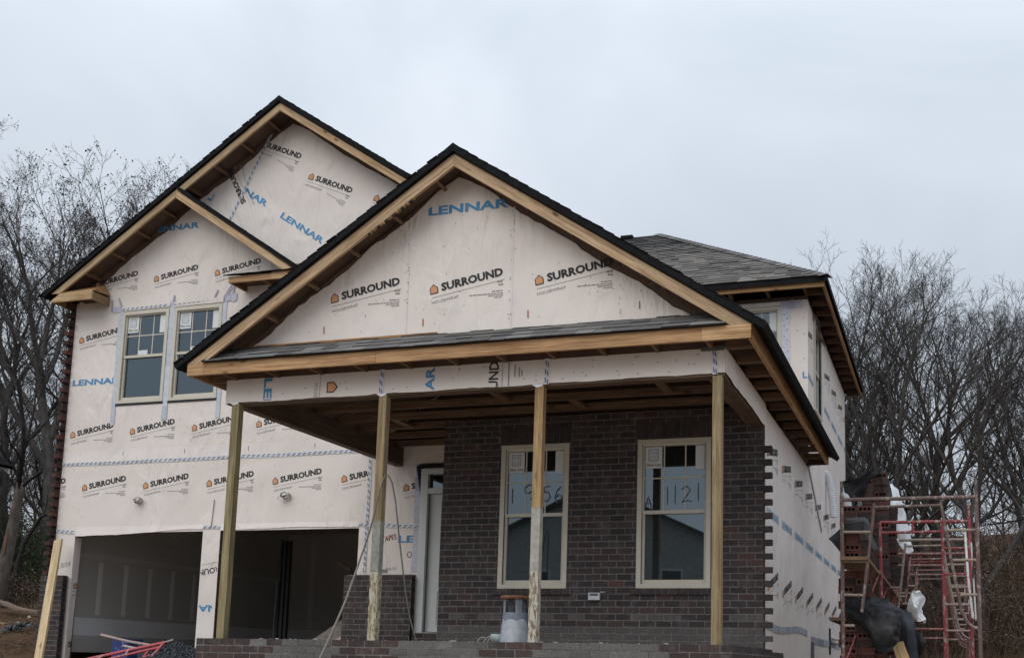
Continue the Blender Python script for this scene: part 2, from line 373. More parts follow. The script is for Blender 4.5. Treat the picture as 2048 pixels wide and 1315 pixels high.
def sheet(mb,u0,u1,z0,z1,holes,w,mat,T=None):
    us=sorted({u0,u1,*[h[0] for h in holes],*[h[1] for h in holes]}); zs=sorted({z0,z1,*[h[2] for h in holes],*[h[3] for h in holes]})
    us=[u for u in us if u0<=u<=u1]; zs=[z for z in zs if z0<=z<=z1]
    for i in range(len(us)-1):
        for j in range(len(zs)-1):
            cu,cz=(us[i]+us[i+1])/2,(zs[j]+zs[j+1])/2
            if any(h[0]<cu<h[1] and h[2]<cz<h[3] for h in holes): continue
            mb.face([(us[i],w,zs[j]),(us[i+1],w,zs[j]),(us[i+1],w,zs[j+1]),(us[i],w,zs[j+1])],mat)
def wall_panel(mb,u0,u1,z0,z1,holes,mat,t=.13,inner='drywall',w=-.006):
    """sheathed wall with openings: outer face, inner face, reveals and rim"""
    sheet(mb,u0,u1,z0,z1,holes,w,mat); sheet(mb,u0,u1,z0,z1,holes,w-t,inner)
    for a,b,c,d in [(u0,u1,z0,z1)]+[h[:4] for h in holes]:
        for q in (((a,w,c),(b,w,c),(b,w-t,c),(a,w-t,c)),((a,w,d),(b,w,d),(b,w-t,d),(a,w-t,d)),((a,w,c),(a,w,d),(a,w-t,d),(a,w-t,c)),((b,w,c),(b,w,d),(b,w-t,d),(b,w-t,c))): mb.face(q,'pine_dark' if (a,b,c,d)!=(u0,u1,z0,z1) else mat)
def rag(p0,p1,n,amp):
    """ragged line between two (u,z) points"""
    out=[]; ph=rnd.uniform(0,9)
    for i in range(n+1):
        t=i/n; e=0 if i in (0,n) else amp*(math.sin(t*n*.55+ph)*.6+rnd.uniform(-1,1)*.45)
        d=Vector((p1[0]-p0[0],p1[1]-p0[1])).normalized(); out.append((p0[0]+(p1[0]-p0[0])*t-d.y*e,p0[1]+(p1[1]-p0[1])*t+d.x*e))
    return out
PB=[(.064,.052,.051),(.060,.049,.049),(.068,.053,.051),(.055,.047,.048),(.064,.050,.049),(.060,.051,.052),(.073,.054,.051),(.052,.045,.047)]
RB=[(.085,.042,.036),(.072,.038,.034),(.095,.048,.040),(.060,.034,.032),(.05,.032,.031),(.08,.045,.039)]
BC,BL,BJ=.08128,.2032,.0135
def bricks(mb,u0,u1,z0,nc,holes=(),depth=.09,pal=PB,mortar=True,back=.0,endL=None,endR=None,colf=None,mat='brick',jitw=.003,w0=0.0,shift=0,xs=None,startL=None):
    """running bond veneer, real bricks in front of a recessed mortar bed"""
    for k in range(nc):
        za,zb=z0+k*BC,z0+(k+1)*BC-BJ
        x=(u0 if xs is None else xs)-(BL/2 if (k+shift)%2 else 0); uL=u0+(startL(k) if startL else 0)
        segs=[]
        while x<u1-1e-4:
            a,b=max(x,uL),min(x+BL-BJ,u1 if endR is None else u1+endR(k))
            if b-a>.015: segs.append((a,b))
            x+=BL
        for a,b in segs:
            parts=[(a,b)]
            for h in holes:
                if za<h[3]-.01 and zb>h[2]+.01:
                    np_=[]
                    for p,q in parts:
                        if q<=h[0] or p>=h[1]: np_.append((p,q)); continue
                        if p<h[0]-.01: np_.append((p,h[0]-.006))
                        if q>h[1]+.01: np_.append((h[1]+.006,q))
                    parts=np_
            for p,q in parts:
                if q-p<.012: continue
                c=jit(rnd.choice(pal),.14)
                if colf: c=colf((p+q)/2,k,c)
                d=rnd.uniform(-jitw,jitw); e=[rnd.uniform(-.0022,.0022) for _ in range(8)]
                A=[(p+e[0],w0+d,za+e[1]),(q+e[2],w0+d,za+e[3]),(q+e[4],w0+d,zb+e[5]),(p+e[6],w0+d,zb+e[7])]
                B=[(x_,w0-depth,z_) for x_,_,z_ in A]
                mb.face(A,mat,c)
                for i in range(4):
                    j=(i+1)%4; mb.face([A[i],B[i],B[j],A[j]],mat,(c[0]*.95,c[1]*.95,c[2]*.95))
                mb.face(B[::-1],mat,c)
    if mortar:
        hs=[h for h in holes]; sheet(mb,u0+.004,u1-.004,z0,z0+nc*BC-BJ,hs,w0-.0035,'mortar')
STROKES={'1':[[(.5,1),(.47,.5),(.5,0)]],'9':[[(.95,.85),(.6,1),(.1,.8),(.1,.5),(.5,.42),(.9,.6),(.95,.85),(.9,.3),(.75,0)]],'5':[[(.9,1),(.25,.95),(.2,.6),(.7,.62),(.9,.3),(.6,.02),(.1,.1)]],'6':[[(.75,1),(.3,.7),(.1,.3),(.4,0),(.85,.1),(.9,.4),(.5,.5),(.15,.3)]],'2':[[(.05,.8),(.5,1),(.9,.75),(.5,.35),(.1,0),(.6,.1),(1,.02)]],'A':[[(0,0),(.45,1),(.95,0)],[(.2,.4),(.75,.42)]]}
def scrawl(mb,items,a,zm,mat):
    # marker strokes drawn on the pane by hand
    for ch,x,z,wd,hg in items:
        for st in STROKES[ch]:
            P=[]
            for i in range(len(st)-1):
                for q in range(4): t=q/4; P.append((a+x+wd*(st[i][0]*(1-t)+st[i+1][0]*t)+rnd.uniform(-.002,.002),-.0345,zm+z+hg*(st[i][1]*(1-t)+st[i+1][1]*t)))
            P.append((a+x+wd*st[-1][0],-.0345,zm+z+hg*st[-1][1])); mb.tube(P,.0062,mat,n=5)
def window(parent,T,u0,u1,z0,z1,proud=.02,muntin=True,sticker=True,write=None,paper=True,name='window',deep=.09,mat='vinyl',label=None):
    """single-hung vinyl window: frame, two sashes, grille, glass, stickers"""
    f=MB(T); fw_=.058; zm=z0+(z1-z0)*.508
    for a,b,c,d in ((u0,u0+fw_,z0,z1),(u1-fw_,u1,z0,z1),(u0+fw_,u1-fw_,z1-fw_,z1),(u0+fw_,u1-fw_,z0,z0+.05)): f.box(a,b,-deep,proud,c,d,mat)
    f.box(u0+fw_-.012,u0+fw_,-deep,proud-.018,z0+.05,z1-fw_,'gasket_and_shade'); f.box(u1-fw_,u1-fw_+.012,-deep,proud-.018,z0+.05,z1-fw_,'gasket_and_shade')
    o=f.build(name,parent)
    if label: o['label']=label
    a,b=u0+fw_,u1-fw_
    s=MB(T); s.box(a,b,-deep+.01,-.012,zm-.022,zm+.022,mat)
    for q in ((a,a+.032),(b-.032,b)): s.box(q[0],q[1],-deep+.012,-.022,z0+.05,zm-.022,mat)
    s.box(a+.032,b-.032,-deep+.012,-.022,z0+.05,z0+.105,mat); s.build('lower_sash',o)
    g=MB(T); s2=MB(T)
    for q in ((a,a+.022),(b-.022,b)): s2.box(q[0],q[1],-deep+.012,-.010,zm+.022,z1-fw_,mat)
    s2.box(a+.022,b-.022,-deep+.012,-.010,z1-fw_-.022,z1-fw_,mat)
    if muntin:
        for i in (1,2): x=a+(b-a)*i/3; s2.box(x-.0085,x+.0085,-.0415,-.036,zm+.022,z1-fw_-.022,mat)
        zc=(zm+z1-fw_)/2; s2.box(a+.022,b-.022,-.0413,-.0362,zc-.0085,zc+.0085,mat)
    s2.build('upper_sash',o)
    g.face([(a,-.042,zm),(b,-.042,zm),(b,-.042,z1-fw_),(a,-.042,z1-fw_)],'glass'); g.face([(a,-.054,z0+.06),(b,-.054,z0+.06),(b,-.054,zm),(a,-.054,zm)],'glass'); g.build('pane',o)
    if sticker:
        k=MB(T); p=Print(k,-.034); zt=z1-fw_-.03; x0=a+.03; sw=.215; sh=.27
        p.rect(0,sw,0,-sh,(x0,zt),0,'print_white'); p.w=-.0333
        q=sw*.24; y0=-.165
        for i in (0,1):
            for j in (0,1): p.rect(q+i*.056,q+i*.056+.047,y0+j*.068,y0+j*.068+.058,(x0,zt),0,'tape_blue')
        for r0 in ((q-.012,q+.115,y0-.012,y0-.006),(q-.012,q+.115,y0+.132,y0+.138),(q-.012,q-.006,y0-.006,y0+.132),(q+.109,q+.115,y0-.006,y0+.132)): p.rect(*r0,(x0,zt),0,'print_black')
        p.text('Silver Line',(x0+.014,zt-.245),0,.185,.042,'print_black',.012)
        k.build('sticker',o)
        if paper:
            k=MB(T); p=Print(k,-.0338); p.rect(0,.115,0,-.30,(b-.145,zt-.0),0,'print_white'); k.build('paper_tag',o)
            if paper==2: k=MB(T); p=Print(k,-.0338); p.rect(0,.19,0,.075,(a+.27,zm+.03),0,'print_white'); k.build('paper_tag',o)
    if write:
        k=MB(T); p=Print(k,-.0345); scrawl(k,write[0],a,zm,write[1]); k.build('handwriting',o)
    return o

# ------------------------------------------------------------------ the house
YG,YB,YF,YM=1.705,-2.394,-2.72,4.395
XW=-.102
H=thing('house','two-storey house under construction in printed white housewrap, with dark brick porch front','house',(-6,4.5,-.3))
def part(mb,name,parent=H,**k): return mb.build(name,parent,**k)
# ---- garage wing front wall
OP1=(-11.795,-9.31,-.45,1.765); OP2=(-8.985,-6.525,-.45,1.765); DR=(-5.51,-4.44,.0,2.615)
U1=(-11.2,-10.272,3.911,5.488); U2=(-10.165,-9.237,3.911,5.488)
RX,RZ,SL=-8.11,8.603,.672      # wing ridge, slope (underside of deck at the ridge)
def wing_z(x): return RZ-SL*abs(x-RX)
w=MB(front(YG))
wall_panel(w,-12.185,-4.0,-.45,5.55,[OP1,OP2,DR,U1,U2],'osb')
w.face([(-12.185,-.006,5.55),(-4.0,-.006,5.55),(-4.0,-.006,wing_z(-4.0)-.01),(RX,-.006,RZ-.01),(-12.185,-.006,wing_z(-12.185)-.01)],'osb')
part(w,'wall')
w=MB(front(YG))
sheet(w,-12.19,-4.0,-.32,5.5,[(OP1[0],OP1[1],-.45,1.75),(OP2[0],OP2[1],-.45,1.75),DR,U1,U2],0,'housewrap')
edge=rag((-12.19,5.70),(RX-.02,RZ-.14),34,.035)+rag((RX+.02,RZ-.14),(-4.0,wing_z(-4.0)-.15),30,.025)[1:]
w.face([(-12.19,0,5.5),(-4.0,0,5.5)]+[(u,0,z) for u,z in edge[::-1]],'housewrap')
w.face([(-12.19,.0012,2.93),(-6.38,.0012,2.955),(-6.38,.0012,3.145),(-12.19,.0012,3.12)],'housewrap',(1.03,1.055,1.08))
# ragged hanging hem over the two garage openings, and wrap folded round the left jamb
for o,n in ((OP1,18),(OP2,18)):
    e=rag((o[0],1.70 if o is OP1 else 1.765),(o[1],1.785),n,.012)
    e=[(u,min(1.80,z+.012*math.sin(u*3))) for u,z in e]
    w.face([(o[0],.004,1.86),*[(u,.012,z) for u,z in e],(o[1],.004,1.86)],'housewrap',(1.06,1.07,1.09))
w.face([(OP1[0],.002,1.70),(OP1[0]+.004,-.145,1.70),(OP1[0]+.004,-.10,-.3),(OP1[0],.002,-.3)],'housewrap',(.95,.93,.92))
hw=part(w,'housewrap')
# print on the wing
w=MB(front(YG)); p=Print(w,.0035,[(-1,0,12.185)])
for i in range(-1,5): p.surround(-11.594+1.2165*i,2.489, clip=[(1,0,-6.385)])
p.surround(-5.667,2.318,clip=[(1,0,-5.52)])
for i in range(4): p.surround(-11.933+1.2075*i,3.395+.007*i)
for i in (4,5): p.surround(-11.933+1.2075*i,3.424)
p.surround(-11.925,5.034,clip=[(1,0,-11.27)])
for i in range(3): p.surround(-11.695+1.2*i,5.998)
p.lennar(-12.128,4.268,clip=[(1,0,-11.27)]); p.lennar(-10.78,6.845,.0,clip=[(-.83,.56,.83*10.62+.56*6.9)])
for i in range(3): p.lennar(-9.2+1.24*i,4.55)
a=math.atan2(-.278,.652)
p.surround(-8.636,8.114,a,icon=False); p.surround(-7.66,7.419,a); p.surround(-6.45,6.92,a)
a2=math.atan2(-.515,.778); p.lennar(-8.271,6.862,a2); p.lennar(-9.36,7.60,a2,clip=[(-1,-.3,-(-8.93)-.3*7.3)])
p.surround(-8.93,7.20,math.radians(118),icon=False,clip=[(0,1,7.86)])
p.lennar(-9.62,7.28,math.radians(60),clip=[(1,0,-9.42),(0,1,7.40)],k=.9)
p.text('LE',(-5.854,1.52),0,.262,.105,'print_blue',.03,[(1,0,-5.53)])
p.text('TAPES',(-6.125,1.525),.22,.245,.075,'paint_red',-.005); p.text('TAPES',(-6.121,1.531),.22,.245,.075,'print_black',-.02)
p.text('O',(-5.70,1.29),0,.08,.10,'print_black',-.01); p.text('= PASS',(-6.11,1.09),.1,.25,.045,'print_gray',-.01); p.rect(0,.15,0,.05,(-6.16,.99+.08),0,'print_gray')
p.text('SURROUND',(-8.72,1.235),math.radians(189.3),.738,.096,'print_black',.02,[(1,0,-9.0),(-1,0,9.30)])
p.rect(-.2,.74,-.06,-.055,(-8.62,1.265),math.radians(189.3),'print_gray',[(1,0,-9.0),(-1,0,9.3)])
p.text('LENNAR',(-8.49,.585),math.pi,.966,.104,'print_blue',.03,[(1,0,-9.04),(-1,0,9.28)])
w.T=sideR(OP1[0]+.006); q=Print(w,.001); q.icon((YG+.05,.86),0,x=0,k=.9); q.text('S',(YG+.045,-.10),0,.09,.09,'print_black',.03); q.rect(0,.05,0,.008,(YG+.05,.80),0,'print_black'); q.rect(0,.05,0,.008,(YG+.05,.74),0,'print_black'); w.T=front(YG)
p.text('1/8/04',(-12.07,1.17),.2,.24,.085,'print_gray',-.012)
for i in range(7): p.rect(-.006,.006,0,.075,(-12.17+1.2*i,3.03-.003*i),.05,'print_gray')
for _ in range(110):
    u,z=rnd.uniform(-12.1,-5.6),rnd.uniform(1.9,5.9); p.rect(-.006,.006,-.0045,.0045,(u,z),rnd.uniform(0,3),'print_gray')
part(w,'wrap_print',hw)
tape_part(hw,front(YG),(-12.185,2.915),(-6.42,2.94),.055,.008); tape_part(hw,front(YG),(-6.385,2.80),(-6.40,1.08),.055,.009)
tape_part(hw,front(YG),(-12.18,1.80),(-11.80,1.77),.06,.009); tape_part(hw,front(YG),(-9.31,1.81),(-8.98,1.81),.05,.009); tape_part(hw,front(YG),(-6.52,1.80),(-5.53,1.76),.05,.010)
tape_part(hw,front(YG),(-8.50,8.38),(-9.265,6.85),.05,.008); tape_part(hw,front(YG),(-6.52,2.9),(-6.39,2.86),.05,.011)
w=MB(front(YG))
for a,b,c,d in ((U1[0]-.085,U1[0]-.002,3.55,5.60),(U1[1]+.003,U2[0]-.003,3.6,5.62),(U2[1]+.002,U2[1]+.085,3.58,5.62)):
    n=9
    for i in range(n): w.face([(a+rnd.uniform(-.006,.006),.009,c+(d-c)*i/n),(b+rnd.uniform(-.006,.006),.009,c+(d-c)*i/n),(b+rnd.uniform(-.005,.005),.009,c+(d-c)*(i+1)/n),(a+rnd.uniform(-.005,.005),.009,c+(d-c)*(i+1)/n)],'tape_blue',jit((1,1,1.02),.1))
for (a,b,c,d) in ((U1[0]-.22,U1[0]-.03,5.50,5.60),(U2[1]+.03,U2[1]+.26,5.52,5.64)):
    for i in range(5): x=a+(b-a)*i/5; w.face([(x,.012,c+rnd.uniform(-.02,.01)),(x+(b-a)/5,.012,c+rnd.uniform(-.02,.01)),(x+(b-a)/5,.014,d+rnd.uniform(-.02,.02)),(x,.014,d+rnd.uniform(-.02,.02))],'tape_blue',jit((.9,.85,.95),.15))
for x0,z0,x1,z1 in ((-11.25,5.56,-11.33,5.74),(-10.22,5.56,-10.21,5.70),(-9.25,5.57,-9.10,5.80),(-9.20,5.6,-9.02,5.82),(-9.07,5.63,-9.05,5.78),(-11.45,5.52,-11.47,5.72),(-9.42,5.6,-9.36,5.72)):
    w.board((x0,.012,z0),(x1,.014,z1),(.03,0,.01),(0,.004,0),'tape_blue',jit((.75,.7,.8),.2))
tape_part(hw,front(YG),(U1[0]-.02,5.535),(U1[1]+.02,5.545),.05,.026); tape_part(hw,front(YG),(U2[0]-.02,5.55),(U2[1]+.02,5.565),.05,.026)
for a,b in ((U1[0],U1[1]),(U2[0],U2[1])): w.box(a-.01,b+.01,.004,.012,3.875,3.908,'gasket_and_shade'); w.face([(a-.02,.022,5.50),(b+.02,.022,5.51),(b+.02,.03,5.585),(a-.02,.03,5.575)],'housewrap',(1.05,1.05,1.05))
for i in range(8):
    t=i/8; w.face([(DR[0]-.10,.008,1.08+1.62*t),(DR[0]-.005,.009,1.08+1.62*t),(DR[0]-.005,.009,1.08+1.62*(t+.125)),(DR[0]-.10+rnd.uniform(-.01,.01),.008,1.08+1.62*(t+.125))],'tape_blue',jit((.85,.8,.85),.2))
part(w,'window_tape',hw)
# recessed felt flap at the head of the front door
w=MB(front(YG)); w.prism([(-5.60,.01,2.66),(-5.52,.01,2.70),(-4.5,.01,2.70),(-4.5,.01,2.63),(-5.50,.01,2.63),(-5.515,.01,2.2)],(0,.008,0),'felt'); part(w,'door_flashing')
window(H,front(YG),*U1,paper=2); window(H,front(YG),*U2,paper=2)
# ---- front door
T=front(YG)
w=MB(T); D0,D1=DR[0],DR[1]
w.box(D0,D0+.115,-.13,.03,.19,2.615,'door_white'); w.box(D0+.115,D0+.125,-.14,-.03,.19,2.56,'gasket_and_shade',(8,8,8)); w.box(D1-.1,D1,-.13,.03,.19,2.615,'door_white'); w.box(D0+.115,D1-.1,-.13,.03,2.54,2.615,'door_white'); w.box(D0+.115,D1-.1,-.13,.022,2.245,2.325,'door_white'); w.box(D0,D1,-.14,.05,.17,.195,'metal_grey')
df=part(w,'door_frame')
w=MB(T); w.face([(D0+.115,-.06,2.32),(D1-.1,-.06,2.32),(D1-.1,-.06,2.54),(D0+.115,-.06,2.54)],'glass'); w.build('transom_pane',df)
w=MB(T); x0,x1=D0+.122,D1-.105; lx0,lx1,lz0,lz1=x0+.19,x1-.19,.90,2.08
for a,b,c,d in ((x0,lx0,.205,2.24),(lx1,x1,.205,2.24),(lx0,lx1,.205,lz0),(lx0,lx1,lz1,2.24)): w.box(a,b,-.10,-.055,c,d,'door_white')
for a,b,c,d in ((lx0-.02,lx0+.012,lz0-.02,lz1+.02),(lx1-.012,lx1+.02,lz0-.02,lz1+.02),(lx0+.012,lx1-.012,lz0-.02,lz0+.01),(lx0+.012,lx1-.012,lz1-.01,lz1+.02)): w.box(a,b,-.056,-.035,c,d,'door_white')
for a,b,c,d in ((lx0-.02,lx0-.005,.30,.80),(lx1+.005,lx1+.02,.30,.80),(lx0-.005,lx1+.005,.30,.315),(lx0-.005,lx1+.005,.785,.80)): w.box(a,b,-.056,-.045,c,d,'door_white',(.85,.85,.85))
for i in (1,2,3): z=lz0+(lz1-lz0)*i/4; w.box(lx0+.012,lx1-.012,-.062,-.052,z-.01,z+.01,'door_white')
dd=part(w,'door'); w=MB(T); w.face([(lx0,-.07,lz0),(lx1,-.07,lz0),(lx1,-.07,lz1),(lx0,-.07,lz1)],'glass'); w.build('door_glass',dd)
# ---- brick: door wainscot, garage pier, left veneer, porch front, porch kerb
def plain(u,k,c): return c
w=MB(front(YG-.13)); bricks(w,-6.66,-5.535,-.02,13,depth=.09,pal=PB); w.box(-6.655,-5.54,-.125,-.09,-.02,1.04,'mortar'); part(w,'brick_wainscot')
w=MB(front(YG-.09)); bricks(w,-5.53,-4.40,-.05,3,depth=.06,pal=PB); part(w,'brick_step')
w=MB(front(YG-.13)); bricks(w,-12.30,-11.84,-.56,20,depth=.09,pal=PB); w.box(-12.295,-11.855,-.125,-.09,-.5,1.04,'mortar'); part(w,'brick_pier')
w=MB(sideL(-12.29)); bricks(w,YG-.02,YG+2.4,-.48,76,depth=.10,pal=RB,startL=lambda k: -.10 if k%2 else 0,mat='brick_clean',jitw=.012); part(w,'brick_side_wall')
w=MB(front(0))
W1=(-3.512,-2.582,.711,2.561); W2=(-1.676,-.746,.711,2.561)
HB=[(-3.574,-2.505,.628,.716),(-1.738,-.684,.628,.716),(W1[0],W1[1],.70,2.575),(W2[0],W2[1],.70,2.575),(W1[0]-.02,W1[1]+.02,2.57,2.771),(W2[0]-.02,W2[1]+.02,2.57,2.771),(-.32,.3,2.684,3.3)]
def frontcol(u,k,c):
    if k<3 or (k==4 and rnd.random()<.5): t=.45; return (c[0]*(1-t)+.16*t,c[1]*(1-t)+.15*t,c[2]*(1-t)+.145*t)
    if rnd.random()<.03: return (c[0]*1.35,c[1]*1.05,c[2])
    return c
bricks(w,-4.33,-.1,-.0006,36,HB,depth=.10,xs=-4.359,endR=lambda k:(.10 if k%2 and k<31 else 0),colf=frontcol)
for W_ in (W1,W2):
    x=W_[0]-.02
    while x<W_[1]+.02-.05:
        c=jit(rnd.choice(PB),.14); w.box(x,x+.0715,-.09,rnd.uniform(-.003,.003),2.572,2.768,'brick',c); x+=BC
    w.box(W_[0]-.02,W_[1]+.02,-.1,-.0076,2.57,2.77,'mortar')
w.box(-4.325,-.105,-.115,-.10,0,2.68,'mortar')
part(w,'brick_front')
for a,b in ((-3.574,-2.505),(-1.738,-.684)):
    w=MB(front(0)); x=a
    while x<b-.04:
        c=jit(rnd.choice(PB),.15); w.box(x,min(x+.0715,b),-.05,.032+rnd.uniform(-.003,.003),.634+rnd.uniform(-.003,.003),.706,'brick',c); x+=BC
    w.box(a+.004,b-.004,-.05,.024,.632,.709,'mortar'); part(w,'brick_sill')
window(H,front(.02),*W1,proud=.02,write=([('1',.06,.16,.06,.19),('9',.25,.20,.13,.20),('5',.50,.17,.12,.20),('6',.66,.15,.12,.21)],'metal_dark'))
window(H,front(.02),*W2,proud=.02,write=([('A',.03,.06,.09,.14),('1',.29,.10,.05,.22),('1',.39,.10,.05,.23),('2',.49,.12,.13,.20),('1',.68,.13,.05,.22)],'metal_dark'))
# wall behind the brick
w=MB(front(.115)); wall_panel(w,-4.33,XW,-.3,2.95,[W1,W2],'housewrap',t=.12); part(w,'wall')
# porch kerb (three courses show), smeared with wet mortar
def kerbcol(u,k,c):
    s=0; c=(c[0]*1.1,c[1]*1.05,c[2]*1.02)
    for a,b in ((-5.42,-4.32),(-3.98,-2.62),(-2.32,-.62)):
        if a+.06*k<u<b+.05*math.sin(k*5): s=1
    if -2.62<u<-2.2 and k%2==0: s=0
    if abs(u+.52)<.05 and k==7: return (.36,.10,.05)
    k2=rnd.uniform(.85,1.1); return (.135*k2,.132*k2,.127*k2) if s else c
w=MB(front(-2.42)); bricks(w,-6.116,-.0,-.012-8*BC+BJ,8,depth=.19,colf=kerbcol,jitw=.004)
w.box(-6.11,-.01,-.19,-.008,-.66,-.03,'mortar')
TS=sideR(-.0); w.T=TS; bricks(w,-2.42,.02,-.012-8*BC+BJ,8,depth=.1)
for _ in range(70):
    x=rnd.uniform(-5.6,-.5); y=rnd.uniform(-2.41,-2.30); s=rnd.choice((.003,.004,.005,.006,.011)); w.T=lambda a,b,c:(a,b,c); w.ob((x,y,-.012+s*.4),(s*1.6,0,rnd.uniform(-.004,.004)),(0,s,0),(0,0,s*.6),'mortar_coat',jit((1.1,1.1,1.1),.3))
part(w,'porch_kerb')
w=MB(); w.box(-6.1,-.1,-2.25,1.6,-.3,-.03,'mortar_coat'); part(w,'porch_floor')
# ---- porch beams, posts, ceiling joists
w=MB(); w.box(-5.955,-.105,-2.386,-2.24,2.672,2.949,'pine_dark'); part(w,'porch_beam')
w=MB(); w.box(-5.955,-5.83,-2.238,YG-.01,2.672,2.949,'pine_dark'); part(w,'porch_beam')
w=MB(); w.box(-.30,-.112,-2.238,.10,2.672,2.949,'pine_dark'); part(w,'porch_beam')
w=MB(front(YB)); e=rag((-5.967,2.682),(-.092,2.70),70,.008)
w.face([(u,.006,z) for u,z in e]+[(-.092,.002,2.96),(-5.967,.002,2.96)],'housewrap'); 
w.T=sideR(XW+.0); e=rag((YB-.001,2.70),(.12,2.68),18,.012)
w.face([(u,.012,z) for u,z in e]+[(.12,.012,2.96),(YB-.001,.012,2.96)],'housewrap')
w.T=sideL(-5.967); w.face([(YB,0,2.68),(YG,0,2.68),(YG,0,2.96),(YB,0,2.96)],'housewrap')
bw=part(w,'beam_wrap')
w=MB(front(YB)); p=Print(w,.0095,[(0,-1,-2.692),(0,1,2.958)]); R90=math.pi/2
p.text('LENNAR',(-5.462,2.953),-R90,.966,.108,'print_blue',.03); p.text('AR',(-3.31,2.693),R90,.262,.105,'print_blue',.03)
p.text('SURROUND',(-2.565,2.23),R90-.02,.738,.115,'print_black',.02); p.rect(-.2,.5,-.036,-.031,(-2.545,2.6),R90,'print_gray')
for i,x in enumerate((-2.43,-2.36,-2.31,-2.28)): p.rect(.10*(i>0),.26-.03*i,0,.012,(x,2.69),R90,'print_gray')
p.icon((-4.63,2.86),-R90,x=0,k=1.25); p.rect(-.1,.3,-.10,-.095,(-4.63,2.86),-R90,'print_gray'); p.text('HOUSEWRAP',(-4.80,2.86),-R90,.32,.045,'print_gray',-.004)
for _ in range(40): p.rect(-.008,.008,-.005,.005,(rnd.uniform(-5.9,-.2),rnd.uniform(2.72,2.93)),0,'print_gray')
p.w=.011
w.build('wrap_print',bw)
for x in (-3.95,-2.0,-.20): tape_part(bw,front(YB),(x,2.685),(x,2.965),.055,.012)
w=MB(front(YB)); w.box(-.34,-.10,.01,.03,2.93,2.975,'metal_dark'); w.build('tape_flap',bw)
PX=(-5.871,-3.974,-2.13,-.222)
for i,x in enumerate(PX):
    w=MB(); y0,y1=-2.405,-2.315; lean=(.012,0,.004,-.004)[i]
    segs={0:[(-.012,2.674,'treated',(.95,1,.9))],1:[(1.27,2.674,'treated',(1.05,1,.95)),(.72,1.27,'mortar_coat',(.85,.9,.85)),(-.012,.72,'treated_splashed',(.95,.95,.85))],2:[(1.37,2.674,'treated',(1.25,1.05,.88)),(.72,1.37,'mortar_coat',(1.15,1.15,1.1)),(-.012,.72,'treated_splashed',(1,1,1))],3:[(-.012,2.674,'treated',(1.0,.97,.9))]}[i]
    for a,b,mt,c in segs: w.box(x,x+.096,y0,y1,a,b,mt,c)
    if len(segs)>1:
        z=segs[0][0]                                  # ragged top of the mortar coat
        for k in range(5): a=x+.0192*k; w.box(a,a+.0192,y0-.0012,y0+.002,z,z+rnd.uniform(.005,.035),'mortar_coat',segs[1][3])
    po=part(w,'porch_post')
    if i<3:
        f=MB(); f.prism([(x-.035,-2.412,2.688),(x+.10,-2.412,2.692),(x+.075,-2.412,2.664),(x+.03,-2.415,2.655),(x-.005,-2.412,2.67)],(0,.004,0),'plastic_clear_white'); f.build('post_flashing',po)
for k in range(12):
    y=-2.36+.56*k
    if y>YM-.2: break
    w=MB(); x0=-5.83 if y<YG-.1 else XW; 
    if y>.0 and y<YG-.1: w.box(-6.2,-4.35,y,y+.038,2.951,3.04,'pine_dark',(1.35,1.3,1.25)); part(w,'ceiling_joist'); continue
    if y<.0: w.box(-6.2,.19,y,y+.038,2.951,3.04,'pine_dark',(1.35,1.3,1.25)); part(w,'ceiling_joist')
for x,y in ((-4.9,-1.8),(-3.2,-1.25),(-2.4,-.68),(-1.15,-1.24),(-5.1,-.12)):
    w=MB(); w.box(x,x+.11,y+.04,y+.52,2.952,2.99,'pine_dark',(1.3,1.2,1.1)); part(w,'ceiling_block')
# ---- porch roof
PR,PSL,PE0,PE1,PZ=-3.03,.661,-6.27,.225,3.087
def porch_z(x): return PZ+PSL*(3.25-abs(x-PR))
def slab(mb,xr,xe,zr,sl,y0,y1,deck=True,ext=.12,th=.068):
    """one roof slope: OSB deck below, dark shingles above; xr ridge x, xe eave x"""
    s=1 if xe>xr else -1; L=abs(xe-xr)+ext; ca=1/math.hypot(1,sl); d=Vector((s*ca,0,-sl*ca)); n=Vector((s*sl*ca,0,ca)); len_=L/ca
    if deck: 
        l2=(L-ext+.01)/ca; c=Vector((xr,(y0+y1)/2+.02,zr))+d*(l2/2)+n*.006; mb.ob(c,d*(l2/2),(0,(y1-y0)/2-.03,0),n*.006,'osb')
    c=Vector((xr,(y0+y1)/2,zr))+d*(len_/2)+n*(.0125+th/2); mb.ob(c,d*(len_/2),(0,(y1-y0)/2,0),n*(th/2),'roof_edge')
    # torn-looking course ends along the rake
    k=0; t=.02
    while t<len_-.05:
        h=rnd.uniform(.002,.009); q=Vector((xr,y0+.05-rnd.uniform(.004,.018),zr))+d*(t+.07)+n*(.0125+th+h/2); mb.ob(q,d*.068+n*.004,(0,.05,0),n*(h/2),'roof_edge',jit((1.2,1.2,1.25),.5)); t+=.143; k+=1
    return d,n
w=MB(); slab(w,PR,PE1,porch_z(PR),PSL,YF-.04,YM-.005); slab(w,PR,PE0,porch_z(PR),PSL,YF-.04,YG-.01)
w.prism([(PR-.13,YF-.043,porch_z(PR)+.012),(PR+.13,YF-.043,porch_z(PR)+.012),(PR,YF-.043,porch_z(PR)+.108)],(0,YM-YF+.02,0),'roof_edge'); pr=part(w,'porch_roof')
